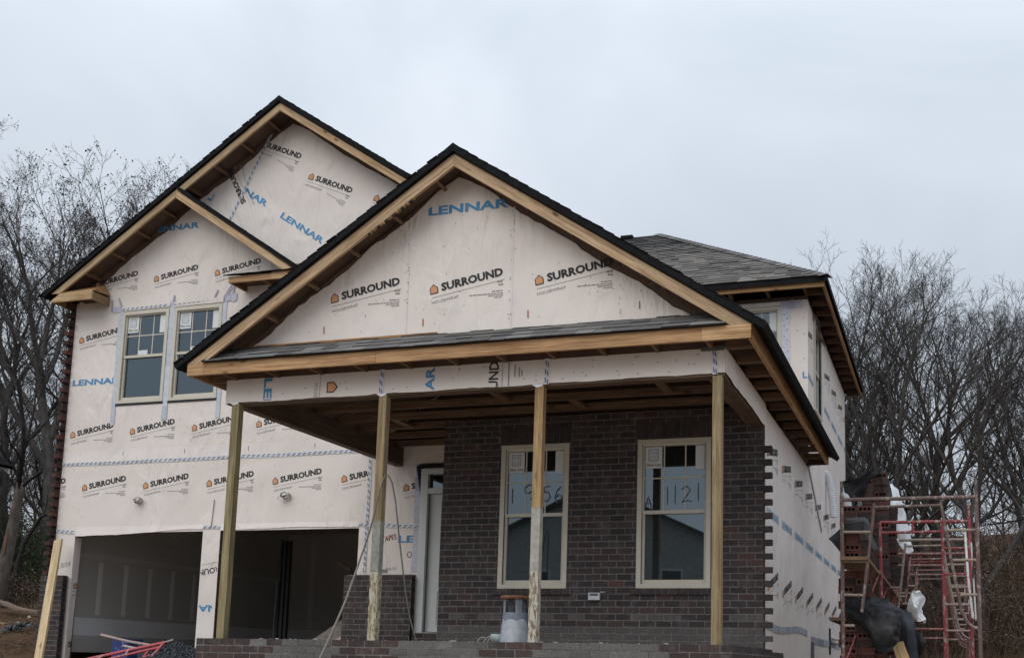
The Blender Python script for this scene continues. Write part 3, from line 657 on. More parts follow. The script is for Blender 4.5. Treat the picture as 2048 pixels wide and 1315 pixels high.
def rake(x0,z0,x1,z1,y,hgt=.135,name='rake_fascia',mat='pine',col=(1,1,1),cut=True):
    """plumb-cut fascia board whose top edge runs (x0,z0)-(x1,z1)"""
    a,b=Vector((x0,y,z0)),Vector((x1,y,z1)); d=(b-a); l=d.length; d/=l; n=Vector((d.z,0,-d.x)); n=n if n.z<0 else -n
    v=hgt/abs(n.z); mb=MB(); ou,ov=rnd.uniform(0,50),rnd.uniform(0,50); P=[a,b,b-Vector((0,0,v)),a-Vector((0,0,v))]; Q=[p+Vector((0,.038,0)) for p in P]
    uv=lambda pts:[((p-a).dot(d)+ou,(p-a).dot(n)+p.y+ov) for p in pts]
    for q in (P,Q[::-1],[P[0],Q[0],Q[1],P[1]],[P[1],Q[1],Q[2],P[2]],[P[2],Q[2],Q[3],P[3]],[P[3],Q[3],Q[0],P[0]]): mb.face(q,mat,col,uv(q))
    return part(mb,name)
rake(PE0+.0,PZ-.005,PR-.001,porch_z(PR)-.005,YF,.112); rake(PR+.001,porch_z(PR)-.005,PE1,PZ-.005,YF,.112)
for a,b,c in ((-6.05,-3.862,(1,.86,.72)),(-3.858,-.27,(.94,.80,.66))): w=MB(); w.box(a,b,YF,YF+.038,2.948,3.085,'pine',c); part(w,'fascia')
w=MB(); w.box(-6.27,-6.052,YF-.002,YF+.038,2.948,3.075,'pine',(1.05,.92,.8)); part(w,'fascia_return')
w=MB(); w.box(-.268,.225,YF-.002,YF+.038,2.948,3.085,'pine',(1.1,1,.85)); part(w,'fascia_return')
w=MB(); w.box(.187,.225,YF+.04,4.28,2.948,3.085,'pine',(.95,.8,.66)); part(w,'fascia')
w=MB(); w.box(-6.27,-6.232,YF+.04,YG,2.948,3.085,'pine',(.9,.75,.65)); part(w,'fascia')
w=MB(); w.box(XW+.01,.225,4.282,4.30,2.95,3.09,'osb',(.8,.7,.65)); part(w,'soffit_end')
for k in range(12):
    y=YF+.30+.56*k
    if y>4.2: break
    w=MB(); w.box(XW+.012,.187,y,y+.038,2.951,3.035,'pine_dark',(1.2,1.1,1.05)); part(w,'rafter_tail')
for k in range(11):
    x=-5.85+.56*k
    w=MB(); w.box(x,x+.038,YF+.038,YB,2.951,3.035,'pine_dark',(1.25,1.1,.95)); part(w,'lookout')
w=MB(); w.box(-5.99,-.1,YB+.012,YB+.03,2.949,3.14,'osb'); w.prism([(-6.2,YB+.012,3.04),(.17,YB+.012,3.04),(PR,YB+.012,porch_z(PR)-.01)],(0,.05,0),'osb'); part(w,'gable_wall')
w=MB(front(YB))
e=rag((-5.66,3.345),(-3.12,5.12),34,.030)+rag((-2.98,5.06),(-.47,3.335),32,.022)
w.face([(-.45,0,3.30),(-.52,0,3.29)]+[(u,0,z) for u,z in [(-5.64,3.30)]+e]+[(-.45,0,3.32)],'housewrap'); gw=part(w,'housewrap')
w=MB(front(YB)); p=Print(w,.004,[(-PSL,1,porch_z(PR)-.16-PSL*PR),(PSL,1,porch_z(PR)-.10+PSL*PR)])
for i in range(-1,3): p.surround(-3.269+1.2425*i,3.811)
p.lennar(-3.472,4.702); p.lennar(-4.72,4.702); p.lennar(-2.23,4.702)
for i in range(-1,4): p.rect(-.007,.007,0,.085,(-3.48+1.241*i,3.43),.03,'paint_red')
for x in (-4.92,-3.70,-2.45,-1.2):
    for _ in range(16): p.rect(-.008,.008,-.004,.004,(x+rnd.uniform(-.02,.02),rnd.uniform(3.4,4.9)),1.5,'print_gray')
for _ in range(70): p.rect(-.006,.006,-.004,.004,(rnd.uniform(-5.2,-.8),rnd.uniform(3.4,4.8)),1.4,'print_gray')
w.build('wrap_print',gw)
w=MB(front(YB))
for x in (-3.69,-2.44): w.face([(x-.012,.003,3.32),(x+.012,.003,3.32),(x+.010,.003,4.7),(x-.010,.003,4.7)],'housewrap',(.95,.97,1.0))
w.build('seam_tape',gw)
w=MB(); w.prism([(-4.34,.10,2.953),(.16,.10,2.953),(.16,.10,3.05),(PR,.10,porch_z(PR)-.02),(-4.34,.10,porch_z(-4.34)-.02)],(0,.03,0),'osb',(.45,.45,.45)); w.prism([(-6.2,YG-.05,2.97),(-4.3,YG-.05,2.97),(-4.3,YG-.05,porch_z(-4.3)-.02),(-6.2,YG-.05,3.05)],(0,.03,0),'osb',(.45,.45,.45)); w.prism([(-4.34,.14,2.96),(-4.34,YG-.06,2.96),(-4.34,YG-.06,porch_z(-4.34)-.03),(-4.34,.14,porch_z(-4.34)-.03)],(-.02,0,0),'osb',(.45,.45,.45)); part(w,'attic_shade_panel')  # dark panels added to close off the attic so it stays shaded
def rake_lookouts(xr,zr,sl,xe,step,y0,y1,skip=0):
    s=1 if xe>xr else -1; ca=1/math.hypot(1,sl); d=Vector((s*ca,0,-sl*ca)); n=Vector((s*sl*ca,0,ca)); L=abs(xe-xr)/ca; t=.34
    while t<L-.12:
        q=Vector((xr,(y0+y1)/2,zr))+d*t-n*.045; mb=MB(); mb.ob(q,(0,(y1-y0)/2,0),n*.043,d*.019,'pine_dark',(1.5,1.35,1.2)); part(mb,'lookout'); t+=step
rake_lookouts(PR,porch_z(PR),PSL,PE0+.3,.62,YF+.038,YB+.01); rake_lookouts(PR,porch_z(PR),PSL,PE1-.3,.62,YF+.038,YB+.01)
# row of dried foam lumps stuck along the left rake
w=MB(); 
for k in range(17):
    t=k/16; x=-4.02+.52*t+rnd.uniform(-.01,.01); z=porch_z(x)-.155-rnd.uniform(0,.012); w.lathe((x,YF+.012,z),[(0,-.02),(.016,-.012),(.02,0),(.014,.014),(0,.02)],'pine' if k%3 else 'print_black',jit((.7,.6,.5),.3),n=6)
part(w,'foam_bead')
# ---- shingled pent strip across the gable foot
SH=[(.15,.146,.144),(.19,.183,.178),(.12,.117,.117),(.22,.212,.203),(.165,.158,.151),(.135,.13,.128)]
def shingles(mb,o,ux,up,L,Wd,exp,tab=(.16,.30),pal=SH,clip=None,base=True,bt=.007):
    """courses of random-width tabs on a sloping rectangle: o lower left corner, ux along the eave, up up-slope unit vectors"""
    o,ux,up=Vector(o),Vector(ux),Vector(up); n=ux.cross(up).normalized(); rows=int(math.ceil(Wd/exp))
    if base: mb.face([o,o+ux*L,o+ux*L+up*Wd,o+up*Wd],'shingle',pal[2])
    for r in range(rows):
        x=-rnd.uniform(0,.2)
        while x<L:
            t=rnd.uniform(*tab); a,b=max(x,0),min(x+t,L); x+=t
            y0,y1=r*exp-rnd.uniform(0,.008),min((r+1)*exp+.02,Wd)
            if clip: 
                a,b=clip(a,b,(y0+y1)/2)
            if b-a<.01: continue
            h0=bt+rnd.uniform(-.002,.006); h1=.004; c=jit(rnd.choice(pal),.12); hh=rnd.choice((0,.004,.005))
            P=[o+ux*a+up*(y0)+n*(h0+hh),o+ux*b+up*(y0+rnd.uniform(-.004,.004))+n*(h0+hh),o+ux*b+up*y1+n*h1,o+ux*a+up*y1+n*h1]
            mb.face(P,'shingle',c)
            q=[P[0]-n*(h0+hh),P[1]-n*(h0+hh)]; mb.face([q[0],q[1],P[1],P[0]],'shingle',(c[0]*.3,c[1]*.3,c[2]*.3))  # tab butts painted darker as shadow lines between courses
            mb.face([q[0],P[0],P[3]],'roof_edge'); mb.face([q[1],P[1],P[2]],'roof_edge')
w=MB(); up=Vector((0,YB-.005-(YF-.035),3.325-3.09)).normalized()
shingles(w,(-6.06,YF-.035,3.092),(1,0,0),up,6.06-.03,.40,.132)
w.board((-6.06,YF-.03,3.083),(-.03,YF-.03,3.083),(0,.3,.2),(0,0,.006),'roof_edge'); part(w,'pent_roof')
w=MB(); w.box(-5.66,-3.3,YB-.02,YB-.004,3.30,3.345,'pine',(.8,.62,.45)); part(w,'flashing_board')
# ---- wing roof, rakes, left return, small gable
w=MB(); slab(w,RX,-12.34,RZ+.005,SL,1.24,9.0); slab(w,RX,-3.88,RZ+.005,SL,1.24,9.0); w.prism([(RX-.13,1.237,RZ+.017),(RX+.13,1.237,RZ+.017),(RX,1.237,RZ+.113)],(0,7.5,0),'roof_edge'); part(w,'wing_roof')
rake(-12.34,wing_z(-12.34),RX-.001,RZ,1.28,.104,col=(.98,1,.98)); rake(RX+.001,RZ,-3.88,wing_z(-3.88),1.28,.104,col=(1.02,1,.95))
rake_lookouts(RX,RZ,SL,-12.0,.58,1.318,YG-.008); rake_lookouts(RX,RZ,SL,-4.2,.58,1.318,YG-.008)
w=MB(); w.box(-12.34,-11.5,1.28,1.318,5.615,5.758,'pine',(1.02,.98,.86)); part(w,'fascia_return')
w=MB(); w.box(-11.538,-11.5,1.32,YG-.012,5.615,5.75,'pine',(.6,.55,.5)); part(w,'fascia_return')
w=MB(); w.box(-12.34,-12.302,1.32,9,5.615,5.755,'pine',(.8,.7,.6)); part(w,'fascia')
w=MB(); w.prism([(-12.3,1.29,5.76),(-11.48,1.29,5.76),(-11.50,YG-.012,5.80),(-11.62,YG-.014,5.99),(-12.1,YG-.014,5.90)],(0,0,.014),'pine',(.85,.72,.55)); part(w,'return_cover')
for y in (2.3,2.9): 
    w=MB(); w.box(-12.3,-12.2,y,y+.038,5.62,5.71,'pine_dark'); part(w,'rafter_tail')
w=MB(); w.box(-12.0,-11.54,1.319,YG-.012,5.70,5.712,'osb',(.6,.55,.5)); part(w,'soffit_end')
SX,SZ=-9.985,wing_z(-9.985)-.005; SE=-7.72; SE_z=SZ-.667*(SE-SX)
w=MB(); slab(w,SX+.03,SE,SZ-.01,.667,1.236,YG-.004,ext=.10,th=.05); part(w,'small_gable_roof')
rake(SX+.03,SZ-.02,SE+.02,SE_z-.02+.0,1.262,.104,col=(1.08,1.06,1.0))
rake_lookouts(SX,SZ-.02,.667,SE-.3,.55,1.318,YG-.012)
w=MB(); w.box(-8.83,-8.05,1.262,1.30,5.652,5.748,'pine',(.95,.82,.7)); part(w,'fascia')
w=MB(); w.box(-8.048,-5.2,1.26,1.30,5.652,5.79,'pine',(1.05,.98,.85)); part(w,'fascia_return')
w=MB(); w.box(-8.83,-8.79,1.302,YG-.012,5.652,5.745,'pine_dark',(1.4,1.2,1)); part(w,'fascia_return')
w=MB(); w.box(-8.79,-5.2,1.302,YG-.012,5.735,5.747,'osb',(.8,.7,.6)); part(w,'soffit_end')
for x in (-8.25,-7.7,-7.1,-6.5):
    w=MB(); w.box(x,x+.038,1.302,YG-.012,5.655,5.733,'pine_dark',(1.5,1.3,1.1)); part(w,'lookout')
w=MB(); up=Vector((0,YG-.01-1.22,.19)).normalized(); shingles(w,(-8.90,1.215,5.762),(1,0,0),up,3.7,.50,.132,pal=[(.04,.042,.048),(.06,.062,.07),(.03,.032,.036)])
w.board((-8.90,1.22,5.755),(-5.2,1.22,5.755),(0,.45,.165),(0,0,.006),'roof_edge'); part(w,'pent_roof')
w=MB(); w.box(-7.95,-5.5,YG-.03,YG-.005,5.955,6.035,'pine',(.8,.62,.5)); part(w,'flashing_board')

# ---- right side wall and upper storey behind the porch
SW=(5.15,6.165,4.05,5.585); MW=(-1.45,-.522,4.12,5.628); YEND=10.83; HZ=5.76
w=MB(sideR(XW)); wall_panel(w,.12,YEND,-1.2,2.95,[],'osb'); wall_panel(w,YM,YEND,2.95,5.78,[SW],'osb'); part(w,'wall')
w=MB(sideR(XW)); sheet(w,.105,YEND,-.55,2.93,[],.002,'housewrap'); sheet(w,YM-.002,YEND,2.93,HZ-.06,[SW],.002,'housewrap')
w.T=front(YM); sheet(w,-4.0,XW+.002,3.0,HZ-.05,[MW],.002,'housewrap'); hw=part(w,'housewrap')
w=MB(front(YM)); wall_panel(w,-4.0,XW-.14,2.95,5.78,[MW],'osb',w=-.008); part(w,'wall')
w=MB(); w.box(-12.185,-.24,YEND-.12,YEND,-1,5.78,'osb'); w.box(-12.185,-12.06,YG+.14,YEND-.13,-1,5.7,'osb'); part(w,'wall')
w=MB(sideR(XW)); p=Print(w,.006,[(1,0,YEND-.02)]); p.blue='print_blue_pale'
for i in range(-1,9): p.surround(.36+1.245*i+.03,2.378,clip=[(-1,0,-.13)])
for i in range(-1,9): p.lennar(1.483+1.242*i,1.612,clip=[(-1,0,-.13)])
for i in range(-1,9): p.surround(.43+1.239*i,.727,math.radians(13.6),clip=[(-1,0,-.13)])
for i in range(-2,4): p.surround(6.947+1.245*i,5.05,clip=[(-1,0,-YM-.04)]) if not SW[0]-.9<6.947+1.245*i<SW[1] else None
for i in range(-2,4): p.lennar(6.98+1.0+1.242*(i-1),4.385,clip=[(-1,0,-SW[1]-.05)])
p.lennar(4.20,4.40,clip=[(-1,0,-YM),(1,0,SW[0]-.05)]); p.surround(4.25,5.07,clip=[(-1,0,-YM-.05),(1,0,SW[0]-.05)])
p.w=.006
for _ in range(60): p.rect(-.012,.012,-.006,.006,(rnd.uniform(.3,10.5),rnd.uniform(.2,2.8)),1,'print_gray')
w.T=front(YM); p=Print(w,.006); p.text('L',(-.185,4.40),0,.075,.105,'print_blue',.03)
for _ in range(14): p.rect(-.008,.008,-.008,.008,(rnd.uniform(-.42,-.14),rnd.uniform(3.6,5.6)),1,'print_gray')
w.build('wrap_print',hw)
w=MB(front(YM))
for a,b,c,d in ((MW[1]+.0,MW[1]+.135,3.6,5.70),): 
    for i in range(12): w.face([(a,.009,c+(d-c)*i/12),(b+rnd.uniform(-.006,.006),.009,c+(d-c)*i/12),(b+rnd.uniform(-.006,.006),.009,c+(d-c)*(i+1)/12),(a,.009,c+(d-c)*(i+1)/12)],'tape_blue',jit((1,.98,1.02),.12))
pp=Print(w,.0105)
for i in range(22): z=3.65+i*.092; pp.rect(0,.035,-.006,.006,(MW[1]+.03+.05*(i%2),z),.8*(1 if i%2 else -1),'print_gray')
for i in range(5): x=MW[1]+.02+i*.062; w.face([(x,.011,5.585+rnd.uniform(-.02,.01)),(x+.062,.011,5.585+rnd.uniform(-.02,.01)),(x+.062,.014,5.70+rnd.uniform(-.02,.02)),(x,.014,5.70+rnd.uniform(-.02,.02))],'tape_blue',jit((.85,.8,.9),.2))
w.face([(MW[0],.02,5.63),(MW[1]-.02,.02,5.635),(MW[1]-.02,.03,5.69),(MW[0],.03,5.69)],'housewrap')
w.T=sideR(XW); 
for i in range(14):
    t=i/14; a=(.14+t*3.9,.25-.035*math.sin(t*6)); b=(.14+(t+1/14)*3.9,.25-.035*math.sin((t+1/14)*6)); w.board((a[0],.008,a[1]),(b[0],.008,b[1]),(0,0,.09),(0,.004,0),'metal_dark',jit((3.4,3.5,3.7),.2))
for i in range(6): y=4.6+i*.85; w.board((y,.008,.17),(y+.85,.008,.16+rnd.uniform(-.01,.01)),(0,0,.11),(0,.004,0),'metal_dark',jit((3.0,3.1,3.4),.3))
w.board((4.28,.01,2.93),(6.1,.01,2.1),(.03,0,.06),(0,.006,0),'metal_dark',(3,3.2,3.4)); w.board((4.30,.012,2.92),(4.62,.012,3.0),(.02,0,.05),(0,.005,0),'metal_dark',(2.2,2.2,2.4))
for i in range(7):                                     # flap of film peeling over the side window head
    y=SW[0]-.1+i*.19; w.face([(y,.01,5.70-.02*i),(y+.19,.012,5.69-.02*i),(y+.2+rnd.uniform(-.03,.03),.07+rnd.uniform(0,.05),5.56-.03*i),(y+.01,.06+rnd.uniform(0,.04),5.58-.025*i)],'tape_blue',jit((.75,.72,.72),.15))
w.build('seam_tape',hw)
window(H,front(YM),*MW); window(H,sideR(XW),*SW,sticker=False,proud=.035)
w=MB(sideR(XW)); w.prism([(4.50,.004,-.1),(4.72,.004,-.1),(4.73,.004,.17),(4.56,.004,.19)],(0,.03,0),'metal_dark'); part(w,'vent_hole')
w=MB(sideR(XW)); w.box(4.42,4.85,.0,.05,-.22,-.11,'foam_white'); part(w,'foam_board')
w=MB(sideR(XW)); w.box(7.2,7.27,.005,.03,.03,.50,'gasket_and_shade'); w.tube([(7.22,.03,.33),(8.4,.05,.33)],.022,'cable_white'); w.tube([(7.4,.03,.25),(8.4,.04,.25)],.016,'cable_grey'); part(w,'service_pipe')
def hose(path,r):
    """ribbed flexible duct along a smooth path"""
    P=[Vector(q) for q in path]; out=[];R=[]; n=70
    for i in range(n+1):
        t=i/n*(len(P)-1); k=min(int(t),len(P)-2); f=t-k; p0=P[max(k-1,0)];p1=P[k];p2=P[k+1];p3=P[min(k+2,len(P)-1)]
        out.append(.5*((2*p1)+(p2-p0)*f+(2*p0-5*p1+4*p2-p3)*f*f+(3*p1-p0-3*p2+p3)*f**3)); R.append(r*(1+.09*(1 if i%2 else -1)))
    mb=MB(); mb.tube(out,R,'foam_white',n=12,smooth=False); return mb
HOSES=([(1646,946),(1653,948),(1659,962),(1663,985),(1666,1010),(1667,1034)],[(1682,990),(1690,994),(1695,1008),(1696,1028),(1694,1046),(1690,1060)])
for pts,y,r in ((HOSES[0],6.9,.068),(HOSES[1],9.6,.085)):
    P=[]
    for px,py in pts: d=fw+R_*((px-1228.63)/2205.17)-U_*((py-1010.51)/2205.17); t=(y+13.006)/d.y; P.append(Vector((2.026,-13.006,-.222))+d*t)
    part(hose(P,r),'duct_hose')
# ---- hip roof
hx,hy,hz0,hs=.217,3.966,5.872,.667; HT=3.62
Q=[(-12.5,hy,hz0),(hx,hy,hz0),(hx,hy+2*HT,hz0),(-12.5,hy+2*HT,hz0)]; A1=(hx-HT,hy+HT,hz0+HT*hs); A0=(-12.5+HT,hy+HT,hz0+HT*hs)
w=MB(); ex=.05
for tri in ([Q[0],Q[1],A1,A0],[Q[1],Q[2],A1],[Q[2],Q[3],A0,A1],[Q[3],Q[0],A0]): w.face(tri,'osb'); 
up=.03
def off(q,dx=0,dy=0,dz=0): return (q[0]+dx,q[1]+dy,q[2]+dz)
B=[off(Q[0],-ex,-ex,-.0),off(Q[1],ex,-ex,0),off(Q[2],ex,ex,0),off(Q[3],-ex,ex,0)]; t1,t0=off(A1,0,0,.06),off(A0,0,0,.06)
for f in ([B[0],B[1],t1,t0],[B[1],B[2],t1],[B[2],B[3],t0,t1],[B[3],B[0],t0]): w.face([off(q,0,0,.045) for q in f],'roof_edge')
for i in range(4): a,b=B[i],B[(i+1)%4]; w.face([off(a,0,0,-.045),off(b,0,0,-.045),off(b,0,0,.05),off(a,0,0,.05)],'roof_edge')
hr=part(w,'hip_roof')
w=MB(); upv=Vector((0,1,hs)).normalized(); Lup=HT*math.hypot(1,hs); ox=-7.0
def hipclip(a,b,y):
    lim=(hx+ex-ox)-(y/Lup)*HT; return a,min(b,lim)
HSH=[(.155,.143,.132),(.19,.175,.16),(.118,.111,.106),(.222,.206,.188),(.17,.157,.145),(.138,.13,.122)]
shingles(w,(ox,hy-ex-.01,hz0+.045),(1,0,0),upv,hx+ex-ox,Lup+.02,.142,tab=(.14,.34),clip=hipclip,pal=HSH,base=False,bt=.012)
w.build('shingles',hr)
w=MB(); a=Vector(off(B[1],0,0,.055)); b=Vector(off(t1,0,0,.05)); d=(b-a); L=d.length; d/=L; n1=Vector((0,-hs,1)).normalized(); n2=Vector((hs,0,1)).normalized(); s1=d.cross(n1).normalized(); s2=n2.cross(d).normalized()
s1=s1 if s1.x<0 else -s1; s2=s2 if s2.y>0 else -s2; k=0
while k*.15<L:
    q=a+d*(k*.15); e=q+d*.19; h=.018; c=jit(rnd.choice(SH),.12)
    w.face([q+n1*h,q+n1*h+s1*.14,e+s1*.14+n1*.008,e+n1*.008],'shingle',c); w.face([q+n2*h,e+n2*.008,e+s2*.14+n2*.008,q+s2*.14+n2*h],'shingle',c)
    w.face([q+n1*h,q+n1*h+s1*.14,q+s1*.14,q],'roof_edge'); k+=1
x=A1[0]; 
while x>-7.5:
    c=jit(rnd.choice(SH),.12); w.face([(x,A1[1]-.13,A1[2]+.0),(x,A1[1],A1[2]+.09),(x-.19,A1[1],A1[2]+.08),(x-.19,A1[1]-.13,A1[2]-.01)],'shingle',c); x-=.15
w.box(-4.25,-4.0,A1[1]-.09,A1[1]+.09,A1[2]+.07,A1[2]+.13,'roof_edge'); w.build('ridge_cap',hr)
w=MB(); w.box(-4.2,hx,hy,hy+.038,5.762,5.868,'pine',(.86,.72,.56)); part(w,'fascia')
w=MB(); w.box(hx-.038,hx,hy+.04,hy+2*HT,5.762,5.868,'pine',(.85,.74,.6)); part(w,'fascia')
w=MB(); w.box(XW+.01,hx,hy+2*HT-.03,hy+2*HT,5.74,5.86,'pine_dark'); part(w,'soffit_end')
for k in range(14):
    y=hy+.36+.56*k
    if y>hy+2*HT-.2: break
    w=MB(); w.box(XW+.012,hx-.038,y,y+.038,5.76,5.85,'pine_dark',(1.2,1.1,1.05)); part(w,'rafter_tail')
for k in range(6):
    x=-.13-.61*k; w=MB(); w.box(x,x+.038,hy+.038,YM-.01,5.765,5.85,'pine_dark',(1.4,1.25,1.1)); part(w,'rafter_tail')
# ---- rooms behind the openings
w=MB()
def room(x0,x1,y0,y1,z0,z1,mat='drywall',col=(1,1,1),skip=''):
    for n,f in (('l',[(x0,y0,z0),(x0,y1,z0),(x0,y1,z1),(x0,y0,z1)]),('r',[(x1,y0,z0),(x1,y1,z0),(x1,y1,z1),(x1,y0,z1)]),('b',[(x0,y1,z0),(x1,y1,z0),(x1,y1,z1),(x0,y1,z1)]),('f',[(x0,y0,z0),(x1,y0,z0),(x1,y1,z0),(x0,y1,z0)]),('c',[(x0,y0,z1),(x1,y0,z1),(x1,y1,z1),(x0,y1,z1)]),('o',[(x0,y0,z0),(x1,y0,z0),(x1,y0,z1),(x0,y0,z1)])):
        if n not in skip: w.face(f,'mortar' if n=='f' else mat,col)
gx,gy=-12.03,8.2
room(gx,-6.40,YG+.14,gy,-.18,2.5,skip='o')
# taped joints on the left garage wall and back wall, pale kicker board below
for k in range(6):
    y=2.6+.62*k; w.box(gx+.001,gx+.004,y-.05,y+.05,.46,1.36,'drywall',(1.45,1.45,1.48))
w.box(gx+.001,gx+.0045,YG+.15,gy-.01,.10,.40,'drywall',(1.5,1.55,1.66)); w.box(gx+.001,gx+.005,YG+.15,gy-.01,1.42,1.50,'drywall',(1.12,1.12,1.12))
for k in range(5): x=-11.4+1.22*k; w.box(x-.06,x+.06,gy-.004,gy-.001,.45,2.3,'drywall',(1.2,1.2,1.22))
w.box(-12.02,-6.41,gy-.0045,gy-.001,.10,.40,'drywall',(1.25,1.3,1.36))
part(w,'garage_interior')
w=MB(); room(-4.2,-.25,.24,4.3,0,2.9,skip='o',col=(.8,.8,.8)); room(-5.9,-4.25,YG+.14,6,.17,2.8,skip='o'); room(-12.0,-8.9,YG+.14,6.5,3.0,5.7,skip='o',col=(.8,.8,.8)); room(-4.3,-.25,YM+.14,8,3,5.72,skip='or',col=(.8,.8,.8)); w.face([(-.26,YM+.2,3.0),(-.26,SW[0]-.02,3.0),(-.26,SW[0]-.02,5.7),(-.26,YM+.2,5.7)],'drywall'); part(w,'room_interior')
# ---- garage light wires, hanging wire, junction box
for cx,cz in ((-10.56,2.27),(-7.81,2.28)):
    w=MB(front(YG))
    for k in range(4):
        r=.052+rnd.uniform(-.012,.014); tx,tz=rnd.uniform(-.5,.5),rnd.uniform(-.4,.4); P=[]
        for i in range(15):
            t=2*math.pi*i/14; P.append((cx+r*math.cos(t)*1.2,.05+.03*math.sin(t+tx*4)+.01*k,cz+r*math.sin(t)*.8+tz*.02))
        w.tube(P,.0085,'cable_white' if k%2 else 'cable_grey',n=6,cap=False)
    w.tube([(cx,.0,cz+.03),(cx+.02,.04,cz),(cx-.01,.10,cz-.03),(cx+.03,.12,cz-.06)],.009,'print_black',n=6)
    if cx>-9: w.tube([(cx-.02,.03,cz),(cx-.10,.08,cz-.02),(cx-.12,.09,cz-.05),(cx-.02,.06,cz-.08)],.009,'cable_white',n=6)
    part(w,'wire_coil')
w=MB(front(YG)); w.tube([(-9.13,.012,2.25),(-9.14,.016,2.0),(-9.16,.012,1.80)],.005,'print_black',n=5); part(w,'hanging_wire')
w=MB(front(0)); w.box(-2.27,-2.125,.005,.05,.565,.655,'metal_grey',(1.5,1.5,1.55)); w.box(-2.25,-2.145,.051,.055,.615,.645,'metal_dark'); w.box(-2.225,-2.20,.051,.058,.585,.605,'foam_white'); w.box(-2.19,-2.165,.051,.058,.585,.605,'foam_white'); w.tube([(-2.13,.03,.65),(-2.09,.05,.665),(-2.06,.05,.66)],.005,'cable_white',n=5); part(w,'junction_box')

# ------------------------------------------------------------------ ground
def terrain(x,y):
    h=-1.9+max(0,min(1,(y+13)/11))*1.45 if y<-2 else -.45
    if y>=-2: h=-.45
    if x<-13: 
        k=min(1,(-13-x)/2.0); h+=k*max(0,min(y-1.5,8))*.175
    if x>.6: h-=min(1.0,(x-.6)*.35)*(1 if y<6 else max(0,1-(y-6)/8))
    if y>12: h+=(y-12)*.155
    if y>95: h-=(y-95)*.12
    h+=.10*noise.noise(Vector((x*.35,y*.35,1)))+(.35*noise.noise(Vector((x*.09,y*.09,4))) if y>12 or x<-15 else 0)
    if x<-12.6 and 0<y<11: h+=.12*noise.noise(Vector((x*1.3,y*1.3,8)))
    return h
w=MB(); xs=[-140+4*i for i in range(22)]+[-52+1.0*i for i in range(75)]+[23+4*i for i in range(30)]; ys=[-70+4*i for i in range(13)]+[-18+.9*i for i in range(44)]+[22+3*i for i in range(45)]
vs=[(x,y,terrain(x,y)) for y in ys for x in xs]; nx=len(xs); fs=[(j*nx+i,j*nx+i+1,(j+1)*nx+i+1,(j+1)*nx+i) for j in range(len(ys)-1) for i in range(nx-1)]
w.mesh(vs,fs,'dirt',smooth=True)
for k,f in enumerate(fs):
    x,y,_=vs[f[0]]; t=max(0,min(1,(x+13.2)/1.0))*max(0,min(1,(1.2-y)/1.5))*max(0,min(1,(y+60)/3)); w.col[k]=(1+2.6*t,1+3.6*t,1+5.2*t)  # unseen foreground ground paled to bounce light up into the porch
g=w.build('ground'); g['kind']='structure'
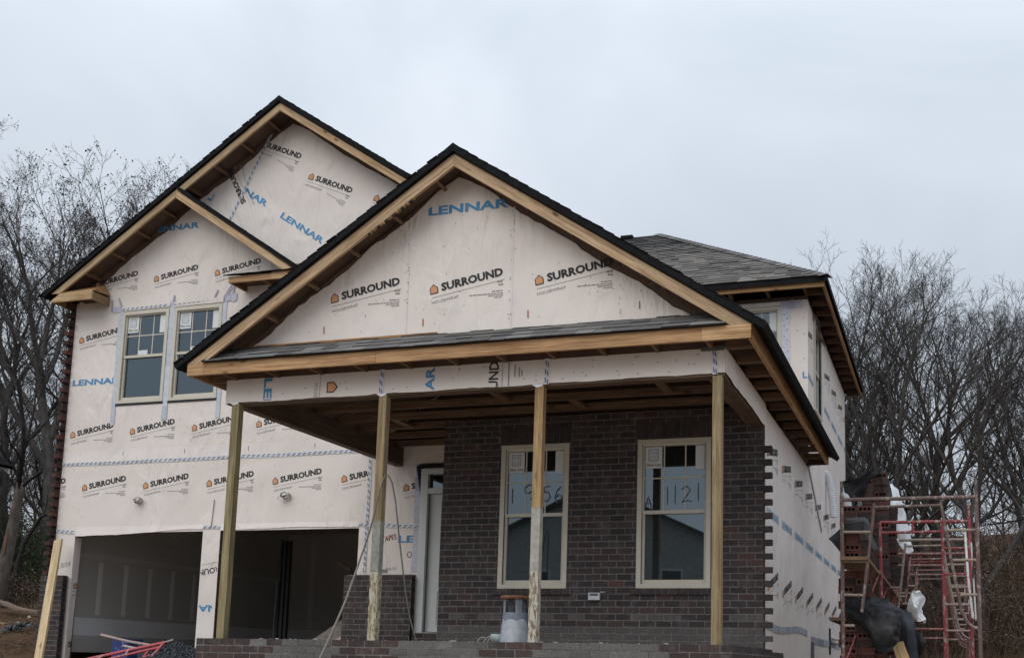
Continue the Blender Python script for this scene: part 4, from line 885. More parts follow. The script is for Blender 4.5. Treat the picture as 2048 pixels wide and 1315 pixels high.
# ------------------------------------------------------------------ trees
def make_tree(seed,h,style='vase',leaves=False,dense=1.0,r0=None,fork=.28):
    R=random.Random(seed); tubes={0:MB(),1:MB()}; r0=r0 or h*.0155; cnt=[0]
    def seg(mb,p,d,L,r,r1,nseg,trop,wob):
        P=[p];Rr=[r]; dd=d.copy()
        for i in range(nseg):
            dd=(dd+Vector((R.gauss(0,wob),R.gauss(0,wob),R.gauss(0,wob)+trop))).normalized(); P.append(P[-1]+dd*(L/nseg)); Rr.append(r+(r1-r)*(i+1)/nseg)
        return P,Rr,dd
    def at(P,Rr,t):
        k=t*(len(P)-1); i=min(int(k),len(P)-2); f=k-i; return P[i].lerp(P[i+1],f),Rr[i]+(Rr[i+1]-Rr[i])*f,(P[i+1]-P[i]).normalized()
    def branch(p,d,L,r,lev):
        ns={1:8,2:6,3:4,4:3,5:2}[lev]; wob={1:.10,2:.12,3:.13,4:.14,5:.15}[lev]; trop={1:.07,2:.09,3:.10,4:.09,5:.05}[lev]*(1 if style=='vase' else .5)
        P,Rr,dd=seg(None,p,d,L,r,max(r*.30,.004),ns,trop,wob)
        tubes[1].tube(P,Rr,'bark',cols[lev],n={1:7,2:5,3:4,4:3,5:3}[lev],cap=False)
        if lev==5:
            if leaves and R.random()<leaves: leafs.append(P[-1])
            return
        nc=int({1:7,2:6,3:4.6,4:3.4}[lev]*dense+.5); az=R.uniform(0,6.3)
        for i in range(nc):
            t=.30+.70*(i+R.random())/nc; q,rr,dq=at(P,Rr,min(t,.985)); az+=2.4+R.uniform(-.5,.5)
            o=dq.orthogonal().normalized(); o=Matrix.Rotation(az,3,dq)@o; an=math.radians(R.uniform(20,44) if style=='vase' else R.uniform(26,55))
            nd=(dq*math.cos(an)+o*math.sin(an)).normalized(); l=L*R.uniform(.42,.62)*(1.12-.45*t); branch(q,nd,max(l,.22),max(rr*.62,.0048),lev+1)
    sh=R.uniform(.8,1.25); cols={k:(sh,sh,sh) for k in range(6)}; leafs=[]
    P,Rr,dd=seg(None,Vector((0,0,-.4)),Vector((R.uniform(-.08,.08),R.uniform(-.08,.08),1)).normalized(),h*.50,r0,r0*.50,10,.02,.06)
    tubes[0].tube(P,Rr,'bark',cols[0],n=10,cap=False)
    n=int(7*dense); az=R.uniform(0,6)
    for i in range(n):
        t=fork+(1-fork)*(i+R.random()*.8)/n; q,rr,dq=at(P,Rr,min(t,.99)); az+=2.4+R.uniform(-.4,.4); o=Matrix.Rotation(az,3,dq)@dq.orthogonal().normalized()
        an=math.radians(R.uniform(22,46) if style=='vase' else R.uniform(30,62)); branch(q,(dq*math.cos(an)+o*math.sin(an)).normalized(),h*R.uniform(.42,.56)*(1.10-.35*t),max(rr*.74,.03),1)
    for k in range(2):
        o=Matrix.Rotation(az+2.2*k,3,dd)@dd.orthogonal().normalized(); branch(P[-1],(dd*.95+o*.30).normalized(),h*.40,Rr[-1]*.8,1)
    # settle the crown height to h
    zs=max(v[2] for v in tubes[1].v); k=h/zs
    for tb in tubes.values(): tb.v=[(x*k,y*k,z*k) for x,y,z in tb.v]
    leafs=[q*k for q in leafs]
    for q in leafs:
        for _ in range(3):
            c=q+Vector((R.gauss(0,.08),R.gauss(0,.08),R.gauss(-.04,.07))); s=R.uniform(.010,.024); a=Vector((R.gauss(0,1),R.gauss(0,1),R.gauss(0,1))).normalized()*s; b=a.orthogonal().normalized()*s; k=R.uniform(.7,1.3)
            tubes[1].face([c-a-b,c+a-b,c+a+b,c-a+b],'leaf',(.07*k,.05*k,.042*k))
    return tubes
PROTO=[]
SPEC=[(1,14,'vase',.30,1.0),(2,15,'vase',.35,1.0),(3,13,'vase',0,.95),(4,15,'vase',0,1.0),(5,14,'open',0,.95),(6,12,'open',.1,.9),(7,14,'vase',.05,1.1),(8,13,'open',0,.9)]
for sd_,h,st,lv,de in SPEC:
    tb=make_tree(sd_,h,st,lv,de); a=tb[0].build('trunk'); b=tb[1].build('crown'); PROTO.append((a.data,b.data,h)); bpy.data.objects.remove(a); bpy.data.objects.remove(b)
def put_tree(x,y,H_,v,rot,label,group=None,lean=0):
    a,b,h=PROTO[v]; z=terrain(x,y); s=H_/h
    t=thing('bare_tree',label,'tree',(x,y,z),group); t.scale=(s,s,s); t.rotation_euler=(lean,0,rot)
    for n,me in (('trunk',a),('crown',b)):
        o=bpy.data.objects.new(n,me); COL.objects.link(o); o.parent=t
    return t
def px_ray(px):
    q=(px-1228.63)/2205.17; d=fw+R_*q; return d.x/d.y
tr=random.Random(11)
HERO=[(20,19,15.2,6,'bare tree with seed clusters filling the left edge of the photo'),(105,17.5,17.0,1,'tall bare tree behind the garage with brown seed clusters'),(250,19.5,17.0,0,'tall bare tree with seed clusters rising just left of the upper gable rake'),(350,23,16.9,1,'bare tree whose crown is cut by the upper left roof edge'),
      (1700,21.0,11.5,2,'bare tree close behind the main roof corner'),(1790,18.0,11.3,3,'tall dark bare tree just right of the main roof corner'),(1880,20.5,12.0,6,'bare tree with spreading limbs above the scaffolding'),(1965,17.5,10.6,4,'wide bare tree above the right half of the scaffolding'),(2050,19.5,11.2,2,'tall bare tree at the right edge behind the scaffolding'),(2130,18.5,10.4,3,'bare tree just past the right edge')]
for px,y,hh,v,lb in HERO:
    x=2.026+px_ray(px)*(y+13.006); put_tree(x,y,hh,v,tr.uniform(0,6),lb)
for i in range(3):
    px=-160+560*(i+tr.random())/6; y=tr.uniform(24,34); x=2.026+px_ray(px)*(y+13.006); put_tree(x,y,tr.uniform(10.5,14.5)*(1.0 if px>40 else .85),tr.randrange(8),tr.uniform(0,6),'bare grey tree in the woods left of the house','woods left of the house')
for i in range(11):
    px=-160+480*(i+tr.random())/11; y=tr.uniform(36,66); x=2.026+px_ray(px)*(y+13.006); put_tree(x,y,tr.uniform(7,11.5),tr.randrange(8),tr.uniform(0,6),'bare grey tree in the woods left of the house','woods left of the house')
for i in range(2):
    px=1600+600*(i+tr.random())/2; y=tr.uniform(24,34); x=2.026+px_ray(px)*(y+13.006); put_tree(x,y,tr.uniform(8.5,11.5)*(y/26)**.6,tr.randrange(2,8),tr.uniform(0,6),'bare grey tree in the woods right of the house','woods right of the house')
for i in range(13):
    px=1580+660*(i+tr.random())/13; y=tr.uniform(33,72); x=2.026+px_ray(px)*(y+13.006); put_tree(x,y,tr.uniform(4.8,8.2)*(y/50)**.4,tr.randrange(2,8),tr.uniform(0,6),'bare grey tree in the woods right of the house','woods right of the house')
for i in range(8):
    px=500+1000*(i+.5)/8; y=tr.uniform(26,40); x=2.026+px_ray(px)*(y+13.006); put_tree(x,y,tr.uniform(8,10),tr.randrange(8),tr.uniform(0,6),'bare tree in the woods hidden behind the house','woods behind the house')
# dead snag near the left edge
w=MB(); bx,by=2.026+px_ray(22)*(11.5+13),11.5; bz=terrain(bx,by)
P=[(bx-.25,by,bz-.3),(bx-.10,by,bz+.8),(bx+.02,by,bz+1.6),(bx+.16,by,bz+2.5),(bx+.24,by,bz+3.4)]
t=thing('dead_tree','broken dead trunk with peeled bark at the left edge','tree',(bx,by,bz)); w.tube(P,[.24,.20,.165,.15,.13],'bark',(1.35,1.25,1.15),n=14); w.build('trunk',t)
w=MB(); w.prism([(bx+.05,by-.172,bz+1.55),(bx+.11,by-.18,bz+1.6),(bx+.15,by-.165,bz+2.1),(bx+.12,by-.16,bz+2.3),(bx+.08,by-.16,bz+2.1)],(0,.02,0),'pine',(.30,.21,.15)); w.build('bark_wound',t)
w=MB(); 
for k in range(7):
    q=Vector(P[4])+Vector((0,0,-.1)); a=k*.9; w.tube([q+Vector((math.cos(a)*.06,math.sin(a)*.06,-.05)),q+Vector((math.cos(a)*.09,math.sin(a)*.09,.12+.1*(k%3)))],[.06,.012],'bark',(1.3,1.2,1.1),n=5)
w.build('splinters',t)
w=MB(); cx,cy=2.026+px_ray(35)*(13+13),13.0; cz=terrain(cx,cy)
t=thing('bent_sapling','thin dark sapling arching right toward the brick corner','tree',(cx,cy,cz))
P=[(cx,cy,cz-.2),(cx+.15,cy,cz+1.0),(cx+.35,cy,cz+1.9),(cx+.9,cy,cz+2.7),(cx+1.6,cy,cz+3.0),(cx+2.4,cy,cz+2.95)]; w.tube(P,[.10,.085,.07,.05,.035,.015],'bark',(.5,.5,.5),n=7); w.build('trunk',t)
w=MB()
for a,b in (((cx+.9,cy,cz+2.7),(.1,.9)),((cx+.35,cy,cz+1.9),(-.35,1.3)),((cx+1.6,cy,cz+3.0),(.5,.9)),((cx+.25,cy,cz+1.5),(.7,.9)),((cx+.2,cy,cz+1.2),(-.8,1.0))):
    q=Vector(a); w.tube([q,q+Vector((b[0]*.6,.1,b[1]*.3)),q+Vector((b[0]*.8,.1,b[1]*.8)),q+Vector((b[0]*1.3,.2,b[1]*1.3))],[.035,.028,.018,.007],'bark',(.5,.5,.5),n=5)
w.build('branch',t)
# undergrowth on the hill
w=MB(); ur=random.Random(3)
def stems(px0,px1,y0,y1,n,hmax,cols,lf=0):
    for _ in range(n):
        px=ur.uniform(px0,px1); y=ur.uniform(y0,y1); x=2.026+px_ray(px)*(y+13.006); z=terrain(x,y)-.05; h=ur.uniform(.35,1)*hmax; d=Vector((ur.gauss(0,.25),ur.gauss(0,.25),1)).normalized(); c=ur.choice(cols); k=ur.uniform(.7,1.35); c=(c[0]*k,c[1]*k,c[2]*k)
        q=Vector((x,y,z)); P=[q]
        for i in range(3): d=(d+Vector((ur.gauss(0,.2),ur.gauss(0,.2),ur.gauss(-.06,.15)))).normalized(); P.append(P[-1]+d*h/3)
        r=.006+.006*ur.random()+.0035*h; w.tube(P,[r,r*.8,r*.6,.004],'leaf',c,n=3,cap=False)
        for _2 in range(5):
            i=ur.randrange(1,4); e=Vector((ur.gauss(0,1),ur.gauss(0,1),ur.gauss(.5,.6))).normalized()*h*ur.uniform(.15,.4); w.tube([P[i],P[i]+e*.6+Vector((0,0,.03)),P[i]+e],[r*.6,r*.45,.003],'leaf',c,n=3,cap=False)
            for _3 in range(lf):
                s=ur.uniform(.014,.036); cc=P[i]+e*ur.uniform(.2,1.1)+Vector((ur.gauss(0,.10),ur.gauss(0,.10),ur.gauss(0,.08))); a=Vector((ur.gauss(0,1),ur.gauss(0,1),ur.gauss(0,1))).normalized()*s; b=a.orthogonal().normalized()*s*.6; k2=ur.uniform(.6,1.5); w.face([cc-a,cc+b,cc+a,cc-b],'leaf',(c[0]*k2,c[1]*k2,c[2]*k2))
BRN=[(.085,.062,.048),(.11,.082,.062),(.065,.05,.042),(.13,.10,.078),(.09,.05,.032)]
GRN=[(.030,.042,.022),(.042,.055,.026),(.022,.032,.018),(.055,.06,.028)]
stems(1600,2160,13,24,800,2.7,BRN,4); stems(1600,2160,24,50,700,3.4,BRN,4); stems(1600,2160,15,40,160,2.2,[(.07,.06,.02),(.05,.05,.02)],6)
stems(-150,330,14,22,460,3.0,GRN,18); stems(-150,330,20,45,500,4.5,BRN+GRN,10); stems(-150,330,11.5,16,300,1.3,BRN+GRN,9); stems(300,1620,13,30,260,2.0,BRN,1)
u=w.build('undergrowth'); u['kind']='stuff'; u['label']='brown and dark green thicket covering the wooded slope'; u['category']='undergrowth'

# ------------------------------------------------------------------ scaffolding along the right wall
def W3(px,py,y):
    d=fw+R_*((px-1228.63)/2205.17)-U_*((py-1010.51)/2205.17); t=(y+13.006)/d.y; return Vector((2.026,-13.006,-.222))+d*t
SC=thing('scaffolding','rusty and red tubular scaffolding standing along the right side wall','scaffolding',(1.6,4,-.9))
RUST=(.14,.092,.082); RED=(.25,.045,.053)
def arch_frame(y,col,x0=.82,x1=2.32):
    w=MB(); g=terrain(1.5,y)-.05
    for x in (x0,x1):
        w.tube([(x,y,g),(x,y,1.80)],.0235,'scaffold_paint',col,n=10); w.tube([(x,y,1.78),(x,y,1.96)],.017,'scaffold_paint',(col[0]*.6,)*3,n=8)
    w.tube([(x0,y,1.74),(x1,y,1.735)],.0225,'scaffold_paint',col,n=10)
    xi=lambda z:.215+.155*(z-.43)/1.23
    w.tube([(x0+xi(z),y+.002,z) for z in (.43,.8,1.2,1.69)],.019,'scaffold_paint',col,n=8)
    w.tube([(x1-.39,y+.002,1.69),(x1-.30,y,1.1),(x1-.22,y,.62),(x1-.19,y,.44),(x1-.13,y,.32),(x1-.07,y,.27),(x1,y,.255)],.019,'scaffold_paint',col,n=8)
    w.tube([(x0+.37,y,1.645),(x1-.385,y,1.65)],.017,'scaffold_paint',col,n=8)
    for z in (1.36,1.02,.63):
        w.tube([(x0,y,z),(x0+xi(z),y,z-.005)],.0165,'scaffold_paint',(.30,.24,.2),n=8); xr=.17+.22*min(1,max(0,(z-.5)/1.15)); w.tube([(x1-xr-.0,y,z),(x1,y,z)],.0165,'scaffold_paint',(.30,.24,.2),n=8)
    w.tube([(x0,y,.275),(x0+.13,y,.275)],.0165,'scaffold_paint',(.30,.24,.2),n=8)
    part(w,'end_frame',SC)
def ladder_frame(y,col,x0=1.13,x1=2.27):
    w=MB(); g=terrain(1.5,y)-.05
    for x in (x0,x1-.34,x1): w.tube([(x,y,g),(x,y,1.74 if x!=x1 else 1.80)],.021 if x!=x1 else .0235,'scaffold_paint',col,n=9)
    w.tube([(x1,y,1.78),(x1,y,1.95)],.017,'scaffold_paint',col,n=8)
    w.tube([(x0,y,1.74),(x1,y,1.735)],.0225,'scaffold_paint',col,n=9); w.tube([(x0,y,1.60),(x1-.34,y,1.605)],.018,'scaffold_paint',col,n=8); w.tube([(x0+.42,y,1.60),(x0+.42,y,1.74)],.017,'scaffold_paint',col,n=7)
    for z in (1.38,1.04,.64,.30): w.tube([(x1-.34,y,z),(x1,y,z)],.017,'scaffold_paint',col if z>1 else (.30,.2,.18),n=7)
    w.tube([(x0,y,.32),(x1-.34,y,.32)],.016,'scaffold_paint',(.3,.12,.11),n=7)
    part(w,'end_frame',SC)
FY=(0,2.13,4.26,6.4,8.5,10.6)
arch_frame(FY[0],RUST); ladder_frame(FY[1],RED); arch_frame(FY[2],(.25,.2,.17),1.0,2.3); ladder_frame(FY[3],(.32,.07,.07),1.1,2.28); arch_frame(FY[4],(.22,.10,.095),1.05,2.3); arch_frame(FY[5],(.2,.12,.11),1.0,2.3); arch_frame(FY[3]-.06,(.2,.09,.085),1.0,2.29)
def brace(p,q,col=RUST,r=.0115): 
    w=MB(); w.tube([p,q],r,'scaffold_paint',col,n=7); part(w,'cross_brace',SC)
for a,b in zip(FY[:-1],FY[1:]):
    brace((2.29,a,1.45),(2.27,b,.35)); brace((2.28,a,.35),(2.29,b,1.45),(.4,.38,.35))
    brace((.86,a,-.1),(1.12,b,1.1),(.3,.07,.07)); brace((1.12,a,1.05),(.9,b,-.1))
w=MB(); w.tube([W3(1930,1062,1.2),W3(1936,1150,1.0),W3(1946,1236,.9)],.016,'scaffold_paint',(.62,.62,.6),n=7); part(w,'cross_brace',SC)
# planks on the rungs
def plank(name,x0,x1,y0,y1,z,label,mat='pine',col=(.8,.72,.62)):
    w=MB(); w.box(x0,x1,y0,y1,z,z+.04,mat,col); return tag(w.build(name),label,'plank')
plank('scaffold_plank',.80,1.12,-.10,2.0,1.025,'wooden scaffold plank carrying the short brick stack under the square felt hood','pine_dark',(1.6,1.5,1.3))
plank('scaffold_plank',.80,1.14,2.03,8.6,1.03,'long wooden scaffold plank running back under the tall felt-topped brick stack','pine_dark',(1.5,1.4,1.25))
plank('scaffold_plank',.62,.82,.4,7.5,.35,'dark narrow plank behind the lower felt sheet, close to the house wall','pine_dark',(1.2,1.1,1))
# loose cored bricks
def brick_mesh(cored,col):
    w=MB(); L,Hh,D=.194,.09,.07
    xs=[-L/2,-.072,-.034,-.019,.019,.034,.072,L/2] if cored else [-L/2,L/2]
    if cored:
        zs=[0,.026,.064,Hh]
        for i in range(7):
            for j in range(3):
                q=[(xs[i],-D/2,zs[j]),(xs[i+1],-D/2,zs[j]),(xs[i+1],-D/2,zs[j+1]),(xs[i],-D/2,zs[j+1])]
                if j==1 and i in (1,3,5):
                    b=[(x,D/2-.012,z) for x,_,z in q]
                    for a in range(4): w.face([q[a],q[(a+1)%4],b[(a+1)%4],b[a]],'brick_clean',(col[0]*.6,col[1]*.6,col[2]*.6))  # core holes painted darker inside, shade put into sides and black bottom
                    w.face(b,'gasket_and_shade')
                else: w.face(q,'brick_clean',col)
        w.box(-L/2,L/2,-D/2,D/2,0,Hh,'brick_clean',col,skip=(2,))
    else: w.box(-L/2,L/2,-D/2,D/2,0,Hh,'brick_clean',col)
    o=w.build('loose_brick'); me=o.data; bpy.data.objects.remove(o); return me
BM=[(brick_mesh(True,c),brick_mesh(False,d)) for c,d in (((.098,.046,.04),(.052,.037,.036)),((.10,.046,.041),(.042,.032,.032)),((.115,.05,.038),(.10,.044,.036)),((.078,.042,.038),(.060,.038,.035)))]
def stack(cx,y,z0,rows,wide,label,group,pc=.45,vs=(0,1,3),cored_rows=None,n2=0):
    R=random.Random(int(cx*100+rows))
    for r in range(rows):
        ox=R.uniform(-.018,.018)
        for i in range(wide):
            me=BM[R.choice(vs)][0 if (R.random()<pc if cored_rows is None else r in cored_rows) else 1]
            o=bpy.data.objects.new('loose_brick',me); COL.objects.link(o); o.location=(cx+(i-(wide-1)/2)*.2+ox,y+R.uniform(-.012,.012),z0+r*.0912); o.rotation_euler=(0,0,R.uniform(-.05,.05)); tag(o,label,'brick',group)
stack(.985,3.3,1.071,17,2,'dark cored brick in the tall stack topped with a felt hood','bricks in the tall scaffold stack')
stack(1.18,3.75,1.071,12,1,'dark brick in the single column behind the tall stack','bricks behind the tall scaffold stack',.2)
stack(.905,.24,1.066,5,1,'orange-red brick under the square felt hood on the near plank','bricks under the square felt hood',vs=(2,),cored_rows=(0,1))
stack(.86,1.55,1.066,9,2,'brown brick in the middle stack behind the square felt hood','bricks in the middle scaffold stack',vs=(1,3),cored_rows=(8,))
stack(.935,.5,terrain(.9,.5)-.02,17,2,'reddish brick in the lowest pile under the big felt sheet','bricks in the lowest pile',.55,vs=(0,2,0,1))
stack(1.16,.56,terrain(.9,.5)-.02,13,1,'reddish brick at the right end of the lowest pile','bricks at the right of the lowest pile',.5,vs=(0,2,1))
stack(1.18,5.1,1.071,5,2,'dark brick in the far stack near the white plastic sheet','bricks in the far scaffold stack',.3)
stack(1.2,5.3,.0,9,2,'dark brick in the far ground pile below the plank','bricks in the far ground pile',.3)
# sheets
def cloth(grid,name,label,cat,mat,sub=5,th=.004,wr=.018,seed=0,colf=None,group=None,sm=True,lin=False):
    m,n=len(grid),len(grid[0]); G=[[W3(*p) for p in r] for r in grid]
    def cm(p0,p1,p2,p3,t):
        if lin: return p1.lerp(p2,t)
        return .5*((2*p1)+(p2-p0)*t+(2*p0-5*p1+4*p2-p3)*t*t+(3*p1-p0-3*p2+p3)*t**3)
    def row(r,u):
        k=min(int(u),n-2); f=u-k; return cm(r[max(k-1,0)],r[k],r[k+1],r[min(k+2,n-1)],f)
    NU,NV=(n-1)*sub,(m-1)*sub; V=[]
    for j in range(NV+1):
        v=j/sub; k=min(int(v),m-2); f=v-k
        for i in range(NU+1):
            u=i/sub; q=cm(row(G[max(k-1,0)],u),row(G[k],u),row(G[k+1],u),row(G[min(k+2,m-1)],u),f)
            a=1.3*(.5-abs(noise.noise(q*4+Vector((seed,0,0)))*2))+.7*(.5-abs(noise.noise(q*9+Vector((0,seed,0)))*2)); q=q+Vector((.4*a,-a,.3*a))*wr; V.append(q)
    w=MB(); nu=NU+1; W2_=[p+Vector((0,th,0)) for p in V]
    for j in range(NV):
        for i in range(NU):
            f=(j*nu+i,j*nu+i+1,(j+1)*nu+i+1,(j+1)*nu+i); c=colf(i/NU,j/NV) if colf else (1,1,1)
            w.face([V[k] for k in f],mat,c,smooth=sm); w.face([W2_[k] for k in f[::-1]],mat,c,smooth=sm)
    o=w.build(name); bm=bmesh.new(); bm.from_mesh(o.data); bmesh.ops.remove_doubles(bm,verts=bm.verts,dist=.0005); bm.to_mesh(o.data); bm.free()
    return tag(o,label,cat,group)
cloth([[(1763,939,3.2),(1750,936,3.2),(1736,944,3.05),(1726,950,3.0)],[(1757,947,3.2),(1742,946,3.15),(1716,955,2.9),(1704,958,2.8)],[(1741,958,3.18),(1728,966,3.1),(1703,970,2.9),(1684,962,2.75)],[(1728,993,3.18),(1718,991,3.1),(1703,988,2.92),(1689,985,2.8)]],'felt_sheet','black felt hood flaring left off the topmost brick stack','felt sheet','felt',seed=1,lin=True,sm=False,wr=.02)
cloth([[(1760,938,3.22),(1765,939,3.4),(1768,941,3.7)],[(1763,962,3.2),(1769,962,3.4),(1777,960,3.7)],[(1764,994,3.2),(1772,994,3.4),(1785,992,3.75)]],'felt_sheet','narrow black felt flap hanging at the right side of the topmost brick stack','felt sheet','felt',seed=2)
cloth([[(1691,1036,.55),(1710,1033,.55),(1727,1033,.55),(1730,1034,.6),(1736,1037,.75)],[(1690,1045,.14),(1708,1043,.13),(1728,1041,.15),(1735,1046,.35),(1741,1050,.6)],[(1686,1061,.13),(1706,1060,.11),(1727,1061,.13),(1738,1072,.25),(1746,1075,.5)],[(1690,1062,.14),(1707,1062,.12),(1729,1064,.15),(1746,1098,.25),(1757,1097,.5)]],'felt_sheet','square black felt hood over the short orange-red brick stack','felt sheet','felt',seed=3,wr=.008,sm=False,sub=4,lin=True)
cloth([[(1692,1044,.35),(1690,1060,.2),(1693,1080,.2)],[(1676,1060,.15),(1676,1077,.1),(1684,1097,.15)],[(1657,1076,.02),(1668,1088,.05),(1691,1117,.2)]],'felt_sheet','pointed black felt corner sticking out toward the house wall','felt sheet','felt',seed=4,wr=.008)
def dust(u,v):
    d=math.hypot((u-.62)/.30,(v-.55)/.32); k=max(0,1-d)*(.6+.4*noise.noise(Vector((u*14,v*14,2)))); return (1+6*k,1+5.6*k,1+4.8*k)
cloth([[(1684,1188,.5),(1712,1184,.45),(1745,1193,.4),(1775,1197,.4),(1797,1214,.4)],[(1689,1204,.36),(1715,1210,.28),(1748,1224,.12),(1782,1230,.05),(1803,1230,.2)],[(1692,1222,.36),(1721,1246,.30),(1746,1264,.14),(1785,1256,.0),(1801,1254,.15)],[(1702,1230,.36),(1732,1262,.32),(1757,1303,.2),(1775,1306,.1),(1795,1284,.18)]],'felt_sheet','large dusty black felt sheet draped over the lowest brick pile','felt sheet','felt',seed=5,wr=.05,colf=dust,sub=9,lin=True)
cloth([[(1799,1214,.9),(1811,1222,.85),(1823,1224,.9)],[(1800,1250,.7),(1815,1250,.62),(1829,1250,.75)],[(1801,1290,.72),(1816,1292,.62),(1833,1284,.75)],[(1802,1334,.74),(1818,1338,.66),(1838,1328,.75)]],'felt_sheet','blue-black felt sheet hanging straight down right of the dusty one','felt sheet','felt',seed=6,wr=.02,colf=lambda u,v:(1.5,1.55,1.75))
cloth([[(1830,1262,1.2),(1840,1264,1.1),(1848,1274,1.1)],[(1832,1280,1.1),(1842,1281,1.0),(1853,1284,1.05)],[(1831,1300,1.15),(1840,1312,1.1),(1850,1292,1.1)]],'felt_sheet','small black felt scrap poking out at the foot of the hanging white bag','felt sheet','felt',seed=7)
cloth([[(1773,969,4.2),(1786,969,4.3),(1797,978,4.4)],[(1780,1000,4.0),(1795,1004,4.2),(1806,1012,4.4)],[(1780,1050,4.0),(1793,1052,4.1),(1815,1038,4.5)],[(1786,1066,4.1),(1803,1082,4.3),(1824,1074,4.6)],[(1798,1090,4.2),(1812,1104,4.3),(1828,1102,4.6)]],'plastic_sheet','long white plastic sheet hanging beside the tall brick stack','plastic sheet','plastic_clear_white',seed=8,wr=.05)
cloth([[(1821,1184,2.0),(1828,1182,2.0),(1837,1180,2.0)],[(1822,1202,1.9),(1832,1197,1.8),(1849,1198,2.0)],[(1822,1222,2.0),(1834,1226,1.85),(1846,1216,2.0)],[(1827,1236,2.0),(1838,1243,1.9),(1849,1247,2.0)]],'plastic_bag','crumpled white plastic bag tied to the lower scaffold frame','plastic bag','plastic_clear_white',seed=9,wr=.09,sub=8,sm=False)
def lean_plank(a,b,wd,th,name,label,mat,col=(1,1,1)):
    d=(b-a).normalized(); x=Vector((1,0,0)); x=(x-d*x.dot(d)).normalized(); n=d.cross(x); n=n if n.y>0 else -n
    w=MB(); w.board(a,b,x*wd,n*th,mat,col); return tag(w.build(name),label,'plank')
lean_plank(W3(108,1080,1.46),W3(62,1335,.66)+Vector((.03,-.02,-.12)),.142,.038,'leaning_plank','pale new plank leaning against the left garage pier','pine_pale')
lean_plank(W3(1783,1286,.42),W3(1806,1350,.2),.14,.04,'leaning_plank','tan plank end showing below the dusty felt sheet','pine',(1,.95,.8))
# ------------------------------------------------------------------ things on the porch
c=W3(1028,1281,-2.15); c.z=-.03
cn=thing('gas_can','squat grey metal cylinder with rusty round top standing behind the third porch post','metal canister',c)
w=MB(); w.lathe(c,[(0,0),(.158,0),(.155,.01),(.142,.16),(.130,.24),(.125,.27),(.120,.275),(.06,.29),(0,.292)],'metal_grey',(1,1,1.03),n=32); w.build('body',cn)
w=MB()
for a0,a1 in ((-2.62,-2.12),(-1.15,-.55),(.4,1.2),(2.1,2.6)):
    n=6; 
    for i in range(n):
        t0,t1=a0+(a1-a0)*i/n,a0+(a1-a0)*(i+1)/n
        for r in (.124,.118): w.face([(c.x+r*math.cos(t0),c.y+r*math.sin(t0),c.z+.25),(c.x+r*math.cos(t1),c.y+r*math.sin(t1),c.z+.25),(c.x+r*math.cos(t1),c.y+r*math.sin(t1),c.z+.475),(c.x+r*math.cos(t0),c.y+r*math.sin(t0),c.z+.475)],'metal_grey',(.62,.66,.75))
n=40
for i in range(n):
    t0,t1=2*math.pi*i/n,2*math.pi*(i+1)/n; q=.27+.05*abs(math.sin(t0*2)); q2=.27+.05*abs(math.sin(t1*2)); r=.1275
    w.face([(c.x+(r+.003)*math.cos(t0),c.y+(r+.003)*math.sin(t0),c.z+.235-.045*math.sin(t0*3)),(c.x+(r+.003)*math.cos(t1),c.y+(r+.003)*math.sin(t1),c.z+.235-.045*math.sin(t1*3)),(c.x+.123*math.cos(t1),c.y+.123*math.sin(t1),c.z+.33),(c.x+.123*math.cos(t0),c.y+.123*math.sin(t0),c.z+.33)],'metal_grey',(.5,.54,.64))
w.build('collar',cn)
w=MB(); w.lathe(c,[(0,.472),(.150,.472),(.156,.48),(.156,.50),(.148,.508),(0,.508)],'rust',n=32); w.build('top_plate',cn)
c=W3(993,1281,-2.2); c.z=-.03; w=MB(); w.lathe(c,[(0,0),(.055,0),(.066,.105),(.062,.105),(.052,.01),(0,.01)],'pail_green',n=24); tag(w.build('small_pail'),'small pale green pail beside the grey canister','pail')
w=MB(); 
for k,(px,py) in enumerate(((955,1280),(968,1278),(975,1279))):
    q=W3(px,py,-2.3); q.z=-.012; w.tube([q,q+Vector((.02,0,.035)),q+Vector((.05,.01,.06 if k else .05)),q+Vector((.08,.0,.045))],.006,'cable_grey',n=5)
tag(w.build('wire_scrap'),'short curled wire scraps on the porch kerb left of the green pail','wire')
P=[W3(628,1345,-2.62),W3(640,1315,-2.62),W3(662,1268,-2.60),W3(690,1203,-2.58),W3(716,1130,-2.54),W3(740,1060,-2.50),W3(755,1000,-2.47),W3(765,962,-2.45),W3(771,950,-2.44),W3(776,949,-2.42),W3(784,963,-2.38),W3(791,1000,-2.32),W3(799,1080,-2.24),W3(806,1140,-2.18),W3(812,1190,-2.13),W3(820,1235,-2.08),W3(832,1280,-2.02)]
w=MB(); w.tube(P[:5],[.015,.014,.013,.012,.010],'cable_grey',(.8,.78,.74),n=8); w.tube(P[4:],[.0095]*5+[.0085]*8,'cable_grey',(.45,.44,.41),n=8); tag(w.build('bent_conduit'),'thin grey conduit bent into a tall arch in front of the second porch post','conduit')
